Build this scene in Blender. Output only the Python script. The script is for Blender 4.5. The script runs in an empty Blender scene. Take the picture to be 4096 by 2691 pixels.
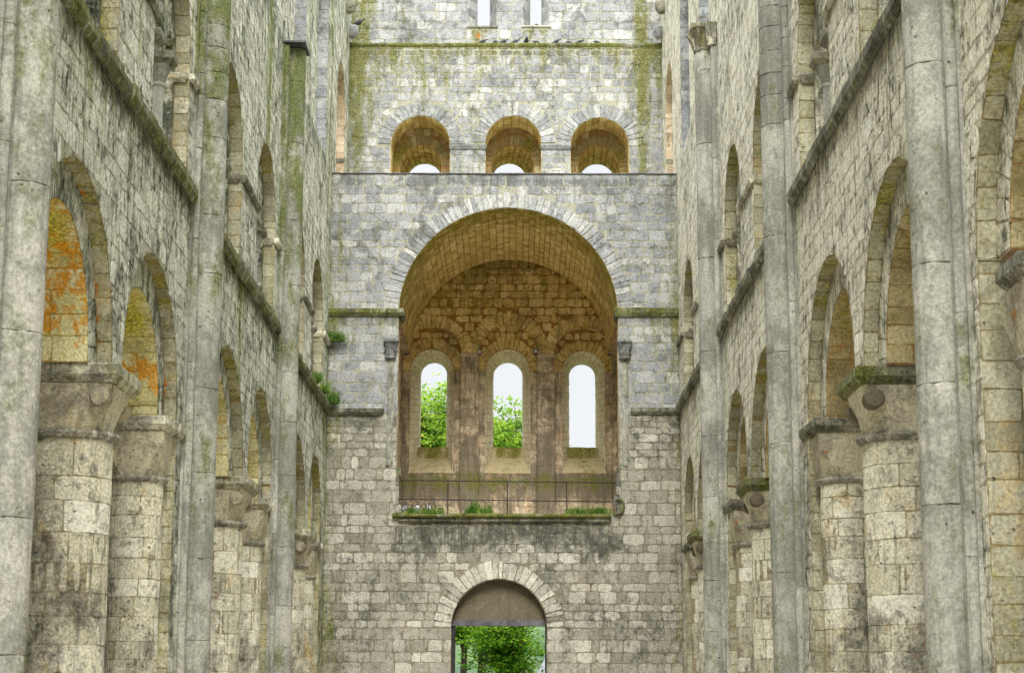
import bpy, math, random
import numpy as np
rad = math.radians
PI = math.pi
rng = np.random.default_rng(11)
random.seed(5)
scene = bpy.context.scene
C = scene.collection

# ------------------------------------------------------------------ camera
cam_d = bpy.data.cameras.new('camera')
cam = bpy.data.objects.new('camera', cam_d)
C.objects.link(cam)
cam.location = (0, 0, 0)
import mathutils
cam.rotation_euler = (mathutils.Matrix.Rotation(rad(.169), 3, 'Z') @ mathutils.Matrix.Rotation(rad(90 + 11.08), 3, 'X') @ mathutils.Matrix.Rotation(rad(.16), 3, 'Z')).to_euler()
cam_d.sensor_width = 36
cam_d.lens = 66.68
cam_d.clip_start = 0.1
cam_d.clip_end = 3000
scene.camera = cam

# ------------------------------------------------------------------ sky and sun (bright overcast, sun high on the left)
SUN_EL, SUN_AZ = 40, 232          # elevation, compass-like angle of the sun
world = bpy.data.worlds.new('World')
scene.world = world
world.use_nodes = True
wt = world.node_tree
wt.nodes.clear()
sky = wt.nodes.new('ShaderNodeTexSky')
sky.sky_type = 'NISHITA'
sky.sun_disc = False
sky.sun_elevation = rad(SUN_EL)
sky.sun_rotation = rad(SUN_AZ)
sky.air_density = 1.0
sky.dust_density = 4.0
cl = wt.nodes.new('ShaderNodeTexNoise')
cl.inputs['Scale'].default_value = 2.2
cl.inputs['Detail'].default_value = 3
ramp = wt.nodes.new('ShaderNodeValToRGB')
ramp.color_ramp.elements[0].position = .32
ramp.color_ramp.elements[0].color = (6.9, 7.0, 7.15, 1)
ramp.color_ramp.elements[1].position = .68
ramp.color_ramp.elements[1].color = (9.6, 9.6, 9.6, 1)
wt.links.new(cl.outputs['Fac'], ramp.inputs['Fac'])
mx = wt.nodes.new('ShaderNodeMix')
mx.data_type = 'RGBA'
mx.inputs[0].default_value = .82
wt.links.new(sky.outputs['Color'], mx.inputs[6])
wt.links.new(ramp.outputs['Color'], mx.inputs[7])
# an overcast sky is about three times as bright overhead as at the horizon
tc = wt.nodes.new('ShaderNodeTexCoord')
sx = wt.nodes.new('ShaderNodeSeparateXYZ'); wt.links.new(tc.outputs['Generated'], sx.inputs[0])
mr = wt.nodes.new('ShaderNodeMapRange')
mr.inputs[1].default_value = .36; mr.inputs[2].default_value = .95
mr.inputs[3].default_value = .31; mr.inputs[4].default_value = 1.75
wt.links.new(sx.outputs[2], mr.inputs[0])
vs = wt.nodes.new('ShaderNodeVectorMath'); vs.operation = 'SCALE'
wt.links.new(mx.outputs[2], vs.inputs[0]); wt.links.new(mr.outputs[0], vs.inputs['Scale'])
bg = wt.nodes.new('ShaderNodeBackground')
bg.inputs['Strength'].default_value = .15
wt.links.new(vs.outputs[0], bg.inputs['Color'])
wo = wt.nodes.new('ShaderNodeOutputWorld')
wt.links.new(bg.outputs[0], wo.inputs[0])

sun_d = bpy.data.lights.new('sun', 'SUN')
sun_d.energy = 1.3
sun_d.angle = rad(26)
sun_d.color = (1, .98, .93)
sun = bpy.data.objects.new('sun', sun_d)
C.objects.link(sun)
# light comes down the nave from behind the camera (-y), straight along its axis
_e, _d = rad(SUN_EL), (.02, -1.0)
_l = math.hypot(*_d)
_v = (-_d[0] / _l * math.cos(_e), -_d[1] / _l * math.cos(_e), -math.sin(_e))
import mathutils
sun.rotation_euler = mathutils.Vector(_v).to_track_quat('-Z', 'Y').to_euler()
sky.sun_rotation = math.atan2(_d[0], _d[1])

scene.view_settings.view_transform = 'Standard'
scene.view_settings.look = 'None'
scene.view_settings.exposure = 1.55
scene.view_settings.gamma = 1
scene.cycles.max_bounces = 9
scene.cycles.diffuse_bounces = 8
scene.cycles.use_adaptive_sampling = True
scene.cycles.adaptive_threshold = .02
scene.cycles.use_denoising = True

# ------------------------------------------------------------------ node helpers
class NT:
    def __init__(s, name):
        s.m = bpy.data.materials.new(name)
        s.m.use_nodes = True
        s.t = s.m.node_tree
        s.t.nodes.clear()
    def n(s, kind, **kw):
        nd = s.t.nodes.new(kind)
        for k, v in kw.items():
            setattr(nd, k, v)
        return nd
    def l(s, a, b):
        s.t.links.new(a, b)
    def val(s, inp, v):
        if isinstance(v, (int, float)):
            inp.default_value = v
        elif isinstance(v, tuple):
            inp.default_value = v if len(v) == 4 or len(inp.default_value) == 3 else v + (1,)
        else:
            s.l(v, inp)
    def math(s, op, a, b=0.0, clamp=False):
        nd = s.n('ShaderNodeMath', operation=op, use_clamp=clamp)
        s.val(nd.inputs[0], a); s.val(nd.inputs[1], b)
        return nd.outputs[0]
    def mix(s, fac, a, b, blend='MIX'):
        nd = s.n('ShaderNodeMix', data_type='RGBA', blend_type=blend)
        nd.clamp_factor = True
        s.val(nd.inputs[0], fac); s.val(nd.inputs[6], a); s.val(nd.inputs[7], b)
        return nd.outputs[2]
    def step(s, v, a, b, lo=0.0, hi=1.0):
        nd = s.n('ShaderNodeMapRange', interpolation_type='SMOOTHSTEP')
        s.val(nd.inputs[0], v); s.val(nd.inputs[1], a); s.val(nd.inputs[2], b)
        s.val(nd.inputs[3], lo); s.val(nd.inputs[4], hi)
        return nd.outputs[0]
    def noise(s, scale, detail=4, rough=.6, vec=None, dist=0.0):
        nd = s.n('ShaderNodeTexNoise')
        nd.inputs['Scale'].default_value = scale
        nd.inputs['Detail'].default_value = detail
        nd.inputs['Roughness'].default_value = rough
        nd.inputs['Distortion'].default_value = dist
        if vec is not None:
            s.l(vec, nd.inputs['Vector'])
        return nd.outputs['Fac']
    def scaled(s, vec, sc):
        nd = s.n('ShaderNodeVectorMath', operation='MULTIPLY')
        s.l(vec, nd.inputs[0]); nd.inputs[1].default_value = sc
        return nd.outputs[0]
    def ramp(s, fac, stops):
        nd = s.n('ShaderNodeValToRGB')
        e = nd.color_ramp.elements
        while len(e) < len(stops):
            e.new(.5)
        for i, (p, c) in enumerate(stops):
            e[i].position = p; e[i].color = tuple(c) + (1,)
        s.l(fac, nd.inputs[0])
        return nd.outputs[0]
    def attr(s, name, out='Fac'):
        nd = s.n('ShaderNodeAttribute', attribute_name=name)
        return nd.outputs[out]
    def finish(s, col, rough=.9, height=None, bump=.4, dist=.03, spec=.2):
        p = s.n('ShaderNodeBsdfPrincipled')
        s.val(p.inputs['Base Color'], col)
        s.val(p.inputs['Roughness'], rough)
        p.inputs['Specular IOR Level'].default_value = spec
        if height is not None:
            b = s.n('ShaderNodeBump')
            b.inputs['Strength'].default_value = bump
            b.inputs['Distance'].default_value = dist
            s.l(height, b.inputs['Height'])
            s.l(b.outputs[0], p.inputs['Normal'])
        o = s.n('ShaderNodeOutputMaterial')
        s.l(p.outputs[0], o.inputs[0])
        return s.m

MOSS = (.115, .13, .028)
ORANGE = (.50, .21, .03)

def stone_mat(name, stops, mortar, dark=(.13, .13, .12), dark_amt=.5, moss=MOSS, moss_bias=0., orange=ORANGE,
              pale=(.62, .60, .52), pale_amt=.3, warm=(.42, .31, .16), warm_amt=.2, fine=(.62, 1.25), pits=.5, bump=.6, streak=(1, 1, .16), bs=1.0, bdist=.035, crumble=0., cscale=5.0):
    n = NT(name)
    geo = n.n('ShaderNodeNewGeometry')
    P = geo.outputs['Position']
    tint, mort, st = n.attr('tint'), n.attr('mort'), n.attr('stain', 'Color')
    sep = n.n('ShaderNodeSeparateColor'); n.l(st, sep.inputs[0])
    sm, so, sd = sep.outputs[0], sep.outputs[1], sep.outputs[2]
    fine_n = n.noise(24 * bs, 6, .72, P)
    med = n.noise(7 * bs, 5, .65, P, .4)
    big = n.noise(.55, 4, .6, P, .6)
    big2 = n.noise(1.7, 5, .65, n.scaled(P, (1.0, 1.0, .8)), .8)
    stk = n.noise(3.4, 4, .6, n.scaled(P, streak))
    stk2 = n.noise(9, 3, .6, n.scaled(P, (1, 1, .1)))
    col = n.ramp(tint, stops)
    mfac = n.math('MULTIPLY', mort, n.step(med, .25, .6, .6, 1.0))
    col = n.mix(mfac, col, mortar)
    # blotches within stones
    col = n.mix(n.math('MULTIPLY', n.step(med, .52, .75), pale_amt), col, pale)
    col = n.mix(n.math('MULTIPLY', n.step(n.noise(1.1, 4, .7, n.scaled(P, (1.3, 1.3, 1.0)), 1.0), .55, .72), warm_amt), col, warm)
    # grey weathering, and extra darkening where sd is raised
    w = n.math('ADD', n.math('MULTIPLY', big2, .6), n.math('MULTIPLY', med, .4))
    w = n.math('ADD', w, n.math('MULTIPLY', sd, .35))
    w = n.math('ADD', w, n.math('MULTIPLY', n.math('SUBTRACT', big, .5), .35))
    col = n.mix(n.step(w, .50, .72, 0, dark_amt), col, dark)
    spk = n.step(n.noise(17 * bs, 5, .8, P), .55, .66, 0, dark_amt * 1.1)
    col = n.mix(n.math('MULTIPLY', spk, n.step(w, .38, .6)), col, dark)
    # vertical dirt streaks, darkened further where sd is raised
    col = n.mix(n.step(n.math('ADD', stk2, n.math('MULTIPLY', sd, .3)), .58, .78, 0, dark_amt * .7), col, dark)
    # moss
    mm = n.math('ADD', n.math('MULTIPLY', stk, .65), n.math('MULTIPLY', med, .35))
    mm = n.math('ADD', mm, n.math('MULTIPLY', sm, .5))
    mm = n.math('ADD', mm, moss_bias)
    mask = n.step(mm, .56, .80)
    moss = tuple(min(1, c * 1.2) for c in moss)
    mcol = n.mix(n.step(fine_n, .35, .7), moss, (moss[0] * 2.1, moss[1] * 1.9, moss[2] * 2.2))
    col = n.mix(n.math('MULTIPLY', mask, .85), col, mcol)
    # orange lichen and old paint
    om = n.math('ADD', n.math('MULTIPLY', big2, .5), n.math('MULTIPLY', med, .5))
    om = n.step(n.math('ADD', om, n.math('MULTIPLY', so, .45)), .70, .80)
    col = n.mix(n.math('MULTIPLY', om, .85), col, orange)
    # fine value variation
    if crumble:
        cr = n.noise(cscale, 7, .74, n.scaled(P, (1, 1.1, .75)), .25)
        cm = n.step(cr, .555, .625, 0, crumble)
        col = n.mix(cm, col, (dark[0] * .45, dark[1] * .46, dark[2] * .36))
        col = n.mix(n.step(cr, .44, .36, 0, crumble * .8), col, pale)
        med = n.math('SUBTRACT', med, n.math('MULTIPLY', cm, .7))
    v = n.step(fine_n, .2, .8, fine[0], fine[1])
    vv = n.n('ShaderNodeVectorMath', operation='SCALE')
    n.l(col, vv.inputs[0]); n.l(v, vv.inputs['Scale'])
    col = vv.outputs[0]
    # pits
    pv = n.n('ShaderNodeTexVoronoi'); pv.inputs['Scale'].default_value = 6.5
    n.l(P, pv.inputs['Vector'])
    pd = n.math('ADD', pv.outputs['Distance'], n.math('MULTIPLY', n.math('SUBTRACT', fine_n, .5), .35))
    gate = n.step(n.noise(1.3, 2, .5, P), .52, .62)
    pm = n.math('MULTIPLY', n.step(pd, .07, .15, 1, 0), gate)
    col = n.mix(n.math('MULTIPLY', pm, pits), col, (.035, .03, .025))
    gm = n.n('ShaderNodeGamma'); n.l(col, gm.inputs[0]); gm.inputs[1].default_value = 1.42
    sc_ = n.n('ShaderNodeVectorMath', operation='SCALE'); n.l(gm.outputs[0], sc_.inputs[0]); sc_.inputs['Scale'].default_value = 1.30
    mn_ = n.n('ShaderNodeVectorMath', operation='MINIMUM'); n.l(sc_.outputs[0], mn_.inputs[0]); mn_.inputs[1].default_value = (.86, .86, .86)
    col = mn_.outputs[0]
    h = n.math('ADD', n.math('MULTIPLY', fine_n, .35), n.math('MULTIPLY', med, .9))
    h = n.math('SUBTRACT', h, n.math('MULTIPLY', pm, .6))
    return n.finish(col, .92, h, bump, bdist)

# tints: low = grey old stones, high = pale fresh stones
M = {}
M['left'] = stone_mat('weathered_stone_left', [(0, (.50, .51, .43)), (.5, (.62, .625, .54)), (1, (.74, .74, .65))], (.40, .405, .31),
                      dark=(.13, .14, .11), dark_amt=.85, moss=(.12, .15, .03), moss_bias=.015, pale=(.86, .86, .80), pale_amt=.6, bump=1.0, bdist=.07, streak=(1, 1, .12), crumble=.65, cscale=3.6)
M['right'] = stone_mat('weathered_stone_right', [(0, (.60, .585, .48)), (.5, (.70, .685, .58)), (1, (.79, .775, .68))], (.50, .475, .37),  # paler and creamier than left: sunlight on this wall put into the colour
                       dark=(.17, .17, .135), dark_amt=.7, moss=(.15, .165, .05), moss_bias=-.04, pale=(.86, .84, .76), pale_amt=.5, bump=1.0, bdist=.07, streak=(1, 1, .12), crumble=.6, cscale=4.4)
M['west_low'] = stone_mat('grey_ashlar', [(0, (.31, .305, .26)), (.5, (.43, .42, .365)), (1, (.60, .59, .525))], (.29, .27, .205),
                          dark=(.10, .105, .09), dark_amt=.8, moss_bias=-.01, pale=(.72, .71, .65), pale_amt=.55, warm=(.40, .31, .19), warm_amt=.25, crumble=.3, cscale=7)
M['west_high'] = stone_mat('pale_ashlar', [(0, (.30, .315, .325)), (.5, (.395, .405, .41)), (1, (.56, .565, .545))], (.42, .415, .33),
                           dark=(.16, .165, .155), dark_amt=.7, moss=(.12, .13, .04), moss_bias=.01, pale=(.62, .625, .60), pale_amt=.5, warm_amt=.08, crumble=.35)
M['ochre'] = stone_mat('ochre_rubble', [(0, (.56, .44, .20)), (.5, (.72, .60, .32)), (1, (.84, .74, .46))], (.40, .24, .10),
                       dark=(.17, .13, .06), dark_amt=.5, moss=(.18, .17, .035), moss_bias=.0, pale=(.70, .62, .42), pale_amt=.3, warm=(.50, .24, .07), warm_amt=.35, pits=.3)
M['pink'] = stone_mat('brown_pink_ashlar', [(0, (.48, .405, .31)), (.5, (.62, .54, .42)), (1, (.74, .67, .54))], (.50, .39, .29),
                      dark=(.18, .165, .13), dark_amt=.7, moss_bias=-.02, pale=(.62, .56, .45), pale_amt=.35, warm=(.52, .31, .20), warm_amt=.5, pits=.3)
M['pillar'] = stone_mat('pale_drum_stone', [(0, (.51, .495, .39)), (.5, (.66, .645, .53)), (1, (.80, .79, .69))], (.40, .36, .25),
                        dark=(.17, .17, .15), dark_amt=.7, moss_bias=-.08, pale=(.84, .82, .74), pale_amt=.85, warm=(.58, .42, .18), warm_amt=.6, bump=.9, bdist=.05, crumble=.35)
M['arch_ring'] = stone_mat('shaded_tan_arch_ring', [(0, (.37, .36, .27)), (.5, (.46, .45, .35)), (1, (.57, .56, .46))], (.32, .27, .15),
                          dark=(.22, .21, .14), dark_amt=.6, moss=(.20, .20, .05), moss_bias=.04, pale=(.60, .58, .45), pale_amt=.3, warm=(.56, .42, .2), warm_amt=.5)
M['capital'] = stone_mat('carved_capital_stone', [(0, (.40, .37, .27)), (.5, (.56, .53, .42)), (1, (.68, .65, .54))], (.4, .36, .25),
                         dark=(.17, .165, .14), dark_amt=.6, moss_bias=-.05, pale=(.78, .76, .67), pale_amt=.4, warm=(.52, .38, .18), warm_amt=.5)
M['bright'] = stone_mat('bright_reveal_stone', [(0, (.62, .58, .46)), (1, (.80, .77, .66))], (.55, .40, .25),  # extra pale: daylight on the window reveals put into the colour
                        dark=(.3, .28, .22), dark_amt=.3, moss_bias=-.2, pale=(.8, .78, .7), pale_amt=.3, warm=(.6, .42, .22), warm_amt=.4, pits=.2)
M['soffit_left'] = stone_mat('yellow_arch_stone', [(0, (.56, .52, .29)), (.5, (.66, .63, .40)), (1, (.78, .76, .60))], (.45, .36, .15),
                             dark=(.26, .24, .13), dark_amt=.5, moss=(.30, .29, .06), moss_bias=.04, orange=(.68, .38, .06), pale=(.78, .76, .64), pale_amt=.45, warm=(.66, .42, .10), warm_amt=.5)
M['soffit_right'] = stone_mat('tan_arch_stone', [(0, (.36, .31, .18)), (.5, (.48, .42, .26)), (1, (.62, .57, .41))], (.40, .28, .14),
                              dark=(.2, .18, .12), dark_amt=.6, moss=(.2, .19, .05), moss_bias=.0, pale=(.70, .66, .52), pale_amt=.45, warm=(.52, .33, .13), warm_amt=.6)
M['shaft'] = stone_mat('smooth_grey_limestone', [(0, (.41, .41, .37)), (.5, (.46, .46, .415)), (1, (.51, .505, .455))], (.16, .155, .13),
                       dark=(.20, .205, .18), dark_amt=.55, moss=(.10, .12, .04), moss_bias=-.02, pale=(.58, .575, .52), pale_amt=.65, warm_amt=.0,
                       fine=(.70, 1.2), pits=.75, bump=.5, streak=(1, 1, .3), crumble=.12, cscale=6)
M['string'] = stone_mat('mossy_moulding', [(0, (.24, .235, .19)), (.5, (.34, .335, .27)), (1, (.46, .45, .38))], (.22, .21, .16),
                        dark=(.09, .09, .075), dark_amt=.75, moss=(.11, .125, .03), moss_bias=.02, pale=(.64, .63, .57), pale_amt=.6, pits=.4, warm_amt=.05, crumble=.5)

def simple_mat(name, col, rough=.6, var=.15, metal=0, scale=8, bump=.2):
    n = NT(name)
    P = n.n('ShaderNodeNewGeometry').outputs['Position']
    f = n.noise(scale, 4, .6, P)
    c = n.mix(n.step(f, .3, .7), tuple(x * (1 - var) for x in col), tuple(min(1, x * (1 + var)) for x in col))
    m = n.finish(c, rough, f, bump, .01)
    for nd in n.t.nodes:
        if nd.type == 'BSDF_PRINCIPLED':
            nd.inputs['Metallic'].default_value = metal
    return m
M['iron'] = simple_mat('dark_iron', (.03, .027, .026), .6, .3)
M['lead'] = simple_mat('lead_flashing', (.10, .10, .105), .6, .3)
M['steel'] = simple_mat('grey_steel_lintel', (.11, .11, .12), .5, .35, 0, 5)
M['plaster'] = stone_mat('brown_plaster', [(0, (.215, .195, .145)), (1, (.25, .225, .17))], (.26, .22, .16), dark=(.13, .12, .09), dark_amt=.5,
                         moss_bias=-.1, pale=(.36, .34, .28), pale_amt=.6, warm_amt=.1, pits=0, bump=.15)
M['sill'] = stone_mat('mossy_mortar_sill', [(0, (.48, .43, .29)), (1, (.58, .52, .37))], (.5, .44, .3), dark=(.2, .17, .09), dark_amt=.35,
                      moss=(.13, .14, .03), moss_bias=.02, pale=(.5, .44, .3), pale_amt=.3, pits=.1, bump=.3)
M['pigeon'] = simple_mat('dark_pigeon_feathers', (.035, .037, .042), .6, .4, 0, 30)
M['pigeon_pale'] = simple_mat('pale_grey_pigeon_feathers', (.30, .31, .34), .6, .35, 0, 12)
M['bark'] = simple_mat('grey_bark', (.075, .06, .045), .9, .4, 0, 6, .6)
M['slate'] = simple_mat('pale_slate', (.13, .13, .15), .7, .2, 0, 4, .3)
M['glass'] = simple_mat('lamp_glass', (.5, .52, .52), .15, .1)
M['twig'] = simple_mat('dry_stem', (.20, .17, .07), .9, .3)

def leaf_mat(name, stops, trans=.45):
    n = NT(name)
    col = n.ramp(n.attr('tint'), stops)
    d = n.n('ShaderNodeBsdfDiffuse'); n.l(col, d.inputs[0])
    t = n.n('ShaderNodeBsdfTranslucent'); n.l(col, t.inputs[0])
    ms = n.n('ShaderNodeMixShader'); ms.inputs[0].default_value = trans
    n.l(d.outputs[0], ms.inputs[1]); n.l(t.outputs[0], ms.inputs[2])
    o = n.n('ShaderNodeOutputMaterial'); n.l(ms.outputs[0], o.inputs[0])
    return n.m
M['maple'] = leaf_mat('maple_leaves', [(0, (.03, .09, .012)), (.22, (.08, .22, .02)), (.5, (.18, .38, .03)), (.8, (.40, .50, .05)), (1, (.6, .36, .06))])
M['lime'] = leaf_mat('lime_leaves', [(0, (.06, .15, .02)), (.3, (.16, .32, .035)), (.7, (.34, .50, .06)), (1, (.55, .46, .09))])
M['weed'] = leaf_mat('weed_leaves', [(0, (.04, .10, .02)), (.6, (.09, .20, .03)), (1, (.24, .28, .07))], .3)

# ------------------------------------------------------------------ geometry helpers
class Geo:
    def __init__(s):
        s.V, s.F, s.T, s.Mo, s.n = [], [], [], [], 0
    def add(s, V, F, tint=.5, mort=0.):
        V = np.asarray(V, float).reshape(-1, 3)
        F = np.asarray(F, int)
        if F.size == 0:
            return
        s.V.append(V); s.F.append(F + s.n); s.n += len(V)
        s.T.append(np.broadcast_to(np.asarray(tint, float), (len(F),)))
        s.Mo.append(np.broadcast_to(np.asarray(mort, float), (len(F),)))
    def build(s, name, mat, parent=None, stain=None, smooth=True):
        V = np.concatenate(s.V)
        st = np.zeros((len(V), 4)); st[:, 3] = 1
        if stain is not None:
            r = stain(V[:, 0], V[:, 1], V[:, 2])
            for k in range(3):
                st[:, k] = r[k]
        if parent is not None:
            p = parent
            while p is not None:
                V = V - np.array(p.location)
                p = p.parent
        me = bpy.data.meshes.new(name)
        nf = sum(len(f) for f in s.F)
        nl = sum(f.size for f in s.F)
        me.vertices.add(len(V)); me.loops.add(nl); me.polygons.add(nf)
        me.vertices.foreach_set('co', V.astype(np.float32).ravel())
        me.loops.foreach_set('vertex_index', np.concatenate([f.ravel() for f in s.F]).astype(np.int32))
        tot = np.concatenate([np.full(len(f), f.shape[1]) for f in s.F])
        start = np.concatenate([[0], np.cumsum(tot)[:-1]])
        me.polygons.foreach_set('loop_start', start.astype(np.int32))
        me.update(calc_edges=True)
        me.polygons.foreach_set('use_smooth', np.full(nf, smooth, bool))
        a = me.attributes.new('tint', 'FLOAT', 'FACE'); a.data.foreach_set('value', np.concatenate(s.T).astype(np.float32))
        a = me.attributes.new('mort', 'FLOAT', 'FACE'); a.data.foreach_set('value', np.concatenate(s.Mo).astype(np.float32))
        a = me.attributes.new('stain', 'FLOAT_COLOR', 'POINT'); a.data.foreach_set('color', st.astype(np.float32).ravel())
        me.materials.append(mat)
        if smooth:
            me.set_sharp_from_angle(angle=rad(28))
        me.update()
        o = bpy.data.objects.new(name, me)
        C.objects.link(o)
        if parent is not None:
            o.parent = parent
        return o

def tag(o, label=None, cat=None, group=None, kind=None):
    if label: o['label'] = label
    if cat: o['category'] = cat
    if group: o['group'] = group
    if kind: o['kind'] = kind
    return o

def thing(name, label, cat, loc, group=None):
    o = bpy.data.objects.new(name, None)
    o.empty_display_size = .3
    C.objects.link(o)
    o.location = loc
    return tag(o, label, cat, group)

def orient(f, u, v):
    """True when the grid order u x v gives a normal that points along +h."""
    e = 1e-3
    A = np.array
    def P(a, b, c): return np.array([float(q) for q in f(A([a]), A([b]), A([c])).reshape(3)])
    p = P(u, v, 0.)
    n = np.cross(P(u + e, v, 0.) - p, P(u, v + e, 0.) - p)
    return np.dot(n, P(u, v, e) - p) > 0

def stones(g, f, S, gap=.012, h=(.003, .014), jit=.009, cr=.022, nu=3, nv=2, tint=None, rough=.12):
    """Individually shaped stones on the surface f(u, v, height); S rows are (u0, u1, v0, v1)."""
    S = np.asarray(S, float)
    if len(S) == 0:
        return
    N = len(S)
    a = np.linspace(0, 1, nu + 1)[None, None, :]
    b = np.linspace(0, 1, nv + 1)[None, :, None]
    gj = gap * rng.uniform(.5, 1.7, (N, 1, 1))
    W = (S[:, 1] - S[:, 0])[:, None, None]; H = (S[:, 3] - S[:, 2])[:, None, None]
    gj = np.minimum(gj, np.minimum(W, H) * .2)
    u = S[:, 0][:, None, None] + gj + (W - 2 * gj) * a + 0 * b
    v = S[:, 2][:, None, None] + gj + (H - 2 * gj) * b + 0 * a
    u = u + rng.normal(0, jit, u.shape); v = v + rng.normal(0, jit, v.shape)
    crr = np.minimum(cr, np.minimum(W, H)[:, 0, 0] * .16)
    for (i, j, si, sj) in ((0, 0, 1, 1), (0, -1, 1, -1), (-1, 0, -1, 1), (-1, -1, -1, -1)):
        k = crr * rng.uniform(.3, 1.4, N)
        v[:, i, j] += si * k; u[:, i, j] += sj * k
    hs = rng.uniform(h[0], h[1], N)[:, None, None]
    hh = hs * (1 + rough * rng.normal(0, 1, u.shape)) + rng.normal(0, .3, (N, 1, 1)) * hs * (a - .5) * 2
    edge = np.ones((nv + 1, nu + 1)); edge[0] = edge[-1] = .86; edge[:, 0] = edge[:, -1] = .86
    hh = np.maximum(hh * edge[None], .002)
    ring = [(0, j) for j in range(nu)] + [(i, nu) for i in range(nv)] + [(nv, j) for j in range(nu, 0, -1)] + [(i, 0) for i in range(nv, 0, -1)]
    ri = np.array([r[0] for r in ring]); rj = np.array([r[1] for r in ring])
    uc = u.mean((1, 2))[:, None]; vc = v.mean((1, 2))[:, None]
    ru, rv = u[:, ri, rj], v[:, ri, rj]
    ou = ru + np.clip((ru - uc) / (W[:, :, 0] * .5), -1, 1) * gj[:, :, 0] * .7
    ov = rv + np.clip((rv - vc) / (H[:, :, 0] * .5), -1, 1) * gj[:, :, 0] * .7
    K = (nu + 1) * (nv + 1); R = len(ring)
    hr = hh[:, ri, rj]
    UU = np.concatenate([u.reshape(N, K), ru, ou], 1); VV = np.concatenate([v.reshape(N, K), rv, ov], 1)
    HH = np.concatenate([hh.reshape(N, K), hr, np.full((N, R), -.004)], 1)
    P = f(UU.ravel(), VV.ravel(), HH.ravel()).reshape(N * (K + 2 * R), 3)
    fl = []
    for i in range(nv):
        for j in range(nu):
            q = i * (nu + 1) + j
            fl.append((q, q + 1, q + nu + 2, q + nu + 1))
    for k in range(R):
        k2 = (k + 1) % R
        fl.append((K + k, K + R + k, K + R + k2, K + k2))
    fl = np.array(fl)
    c0 = S[0]
    if not orient(f, (c0[0] + c0[1]) / 2, (c0[2] + c0[3]) / 2):
        fl = fl[:, ::-1]
    F = (fl[None] + (np.arange(N) * (K + 2 * R))[:, None, None]).reshape(-1, 4)
    t = rng.beta(2.2, 2.2, N) if tint is None else np.clip(rng.normal(tint[0], tint[1], N), 0, 1)
    g.add(P, F, np.repeat(t, len(fl)), 0.)

def grid(g, f, u0, u1, v0, v1, nu, nv, tint=.5, mort=1., noise=0.):
    U, V = np.meshgrid(np.linspace(u0, u1, nu + 1), np.linspace(v0, v1, nv + 1))
    hh = rng.normal(0, noise, U.size) if noise else np.zeros(U.size)
    P = f(U.ravel(), V.ravel(), hh).reshape(-1, 3)
    i, j = np.meshgrid(np.arange(nv), np.arange(nu), indexing='ij')
    q = (i * (nu + 1) + j).ravel()
    F = np.stack([q, q + 1, q + nu + 2, q + nu + 1], 1)
    if not orient(f, (u0 + u1) / 2, (v0 + v1) / 2):
        F = F[:, ::-1]
    g.add(P, F, tint, mort)

def edges(a, b, lo, hi):
    e = [a]
    while e[-1] < b - lo * .6:
        e.append(e[-1] + random.uniform(lo, hi))
    if len(e) > 2 and b - e[-1] < lo * .5:
        e.pop()
    e[-1 if len(e) > 1 and abs(e[-1] - b) < lo * .5 else len(e) - 1] = e[-1]
    if e[-1] < b:
        e.append(b)
    e[-1] = b
    return [x for x in e if x <= b]

class Op:
    """A round-headed opening: centre c, radius r, springing zc, bottom zb, ring of voussoirs w."""
    def __init__(s, c, r, zc, zb, w=0.):
        s.c, s.r, s.zc, s.zb, s.w, s.wob = c, r, zc, zb, w, 0.
    def ragged(s, a=.016):
        s.wob = a
        return s
    def wv(s, u):
        return s.wob * (np.sin(9 * u + s.c) + .8 * np.sin(23.7 * u + 2 * s.c) + .6 * np.sin(51 * u)) if s.wob else 0.
    def top(s, u, ext=0.):
        R = s.r + ext
        return s.zc + np.sqrt(np.maximum(R * R - (u - s.c) ** 2, 0)) + (s.wv(u) if not ext else 0.)

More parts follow.
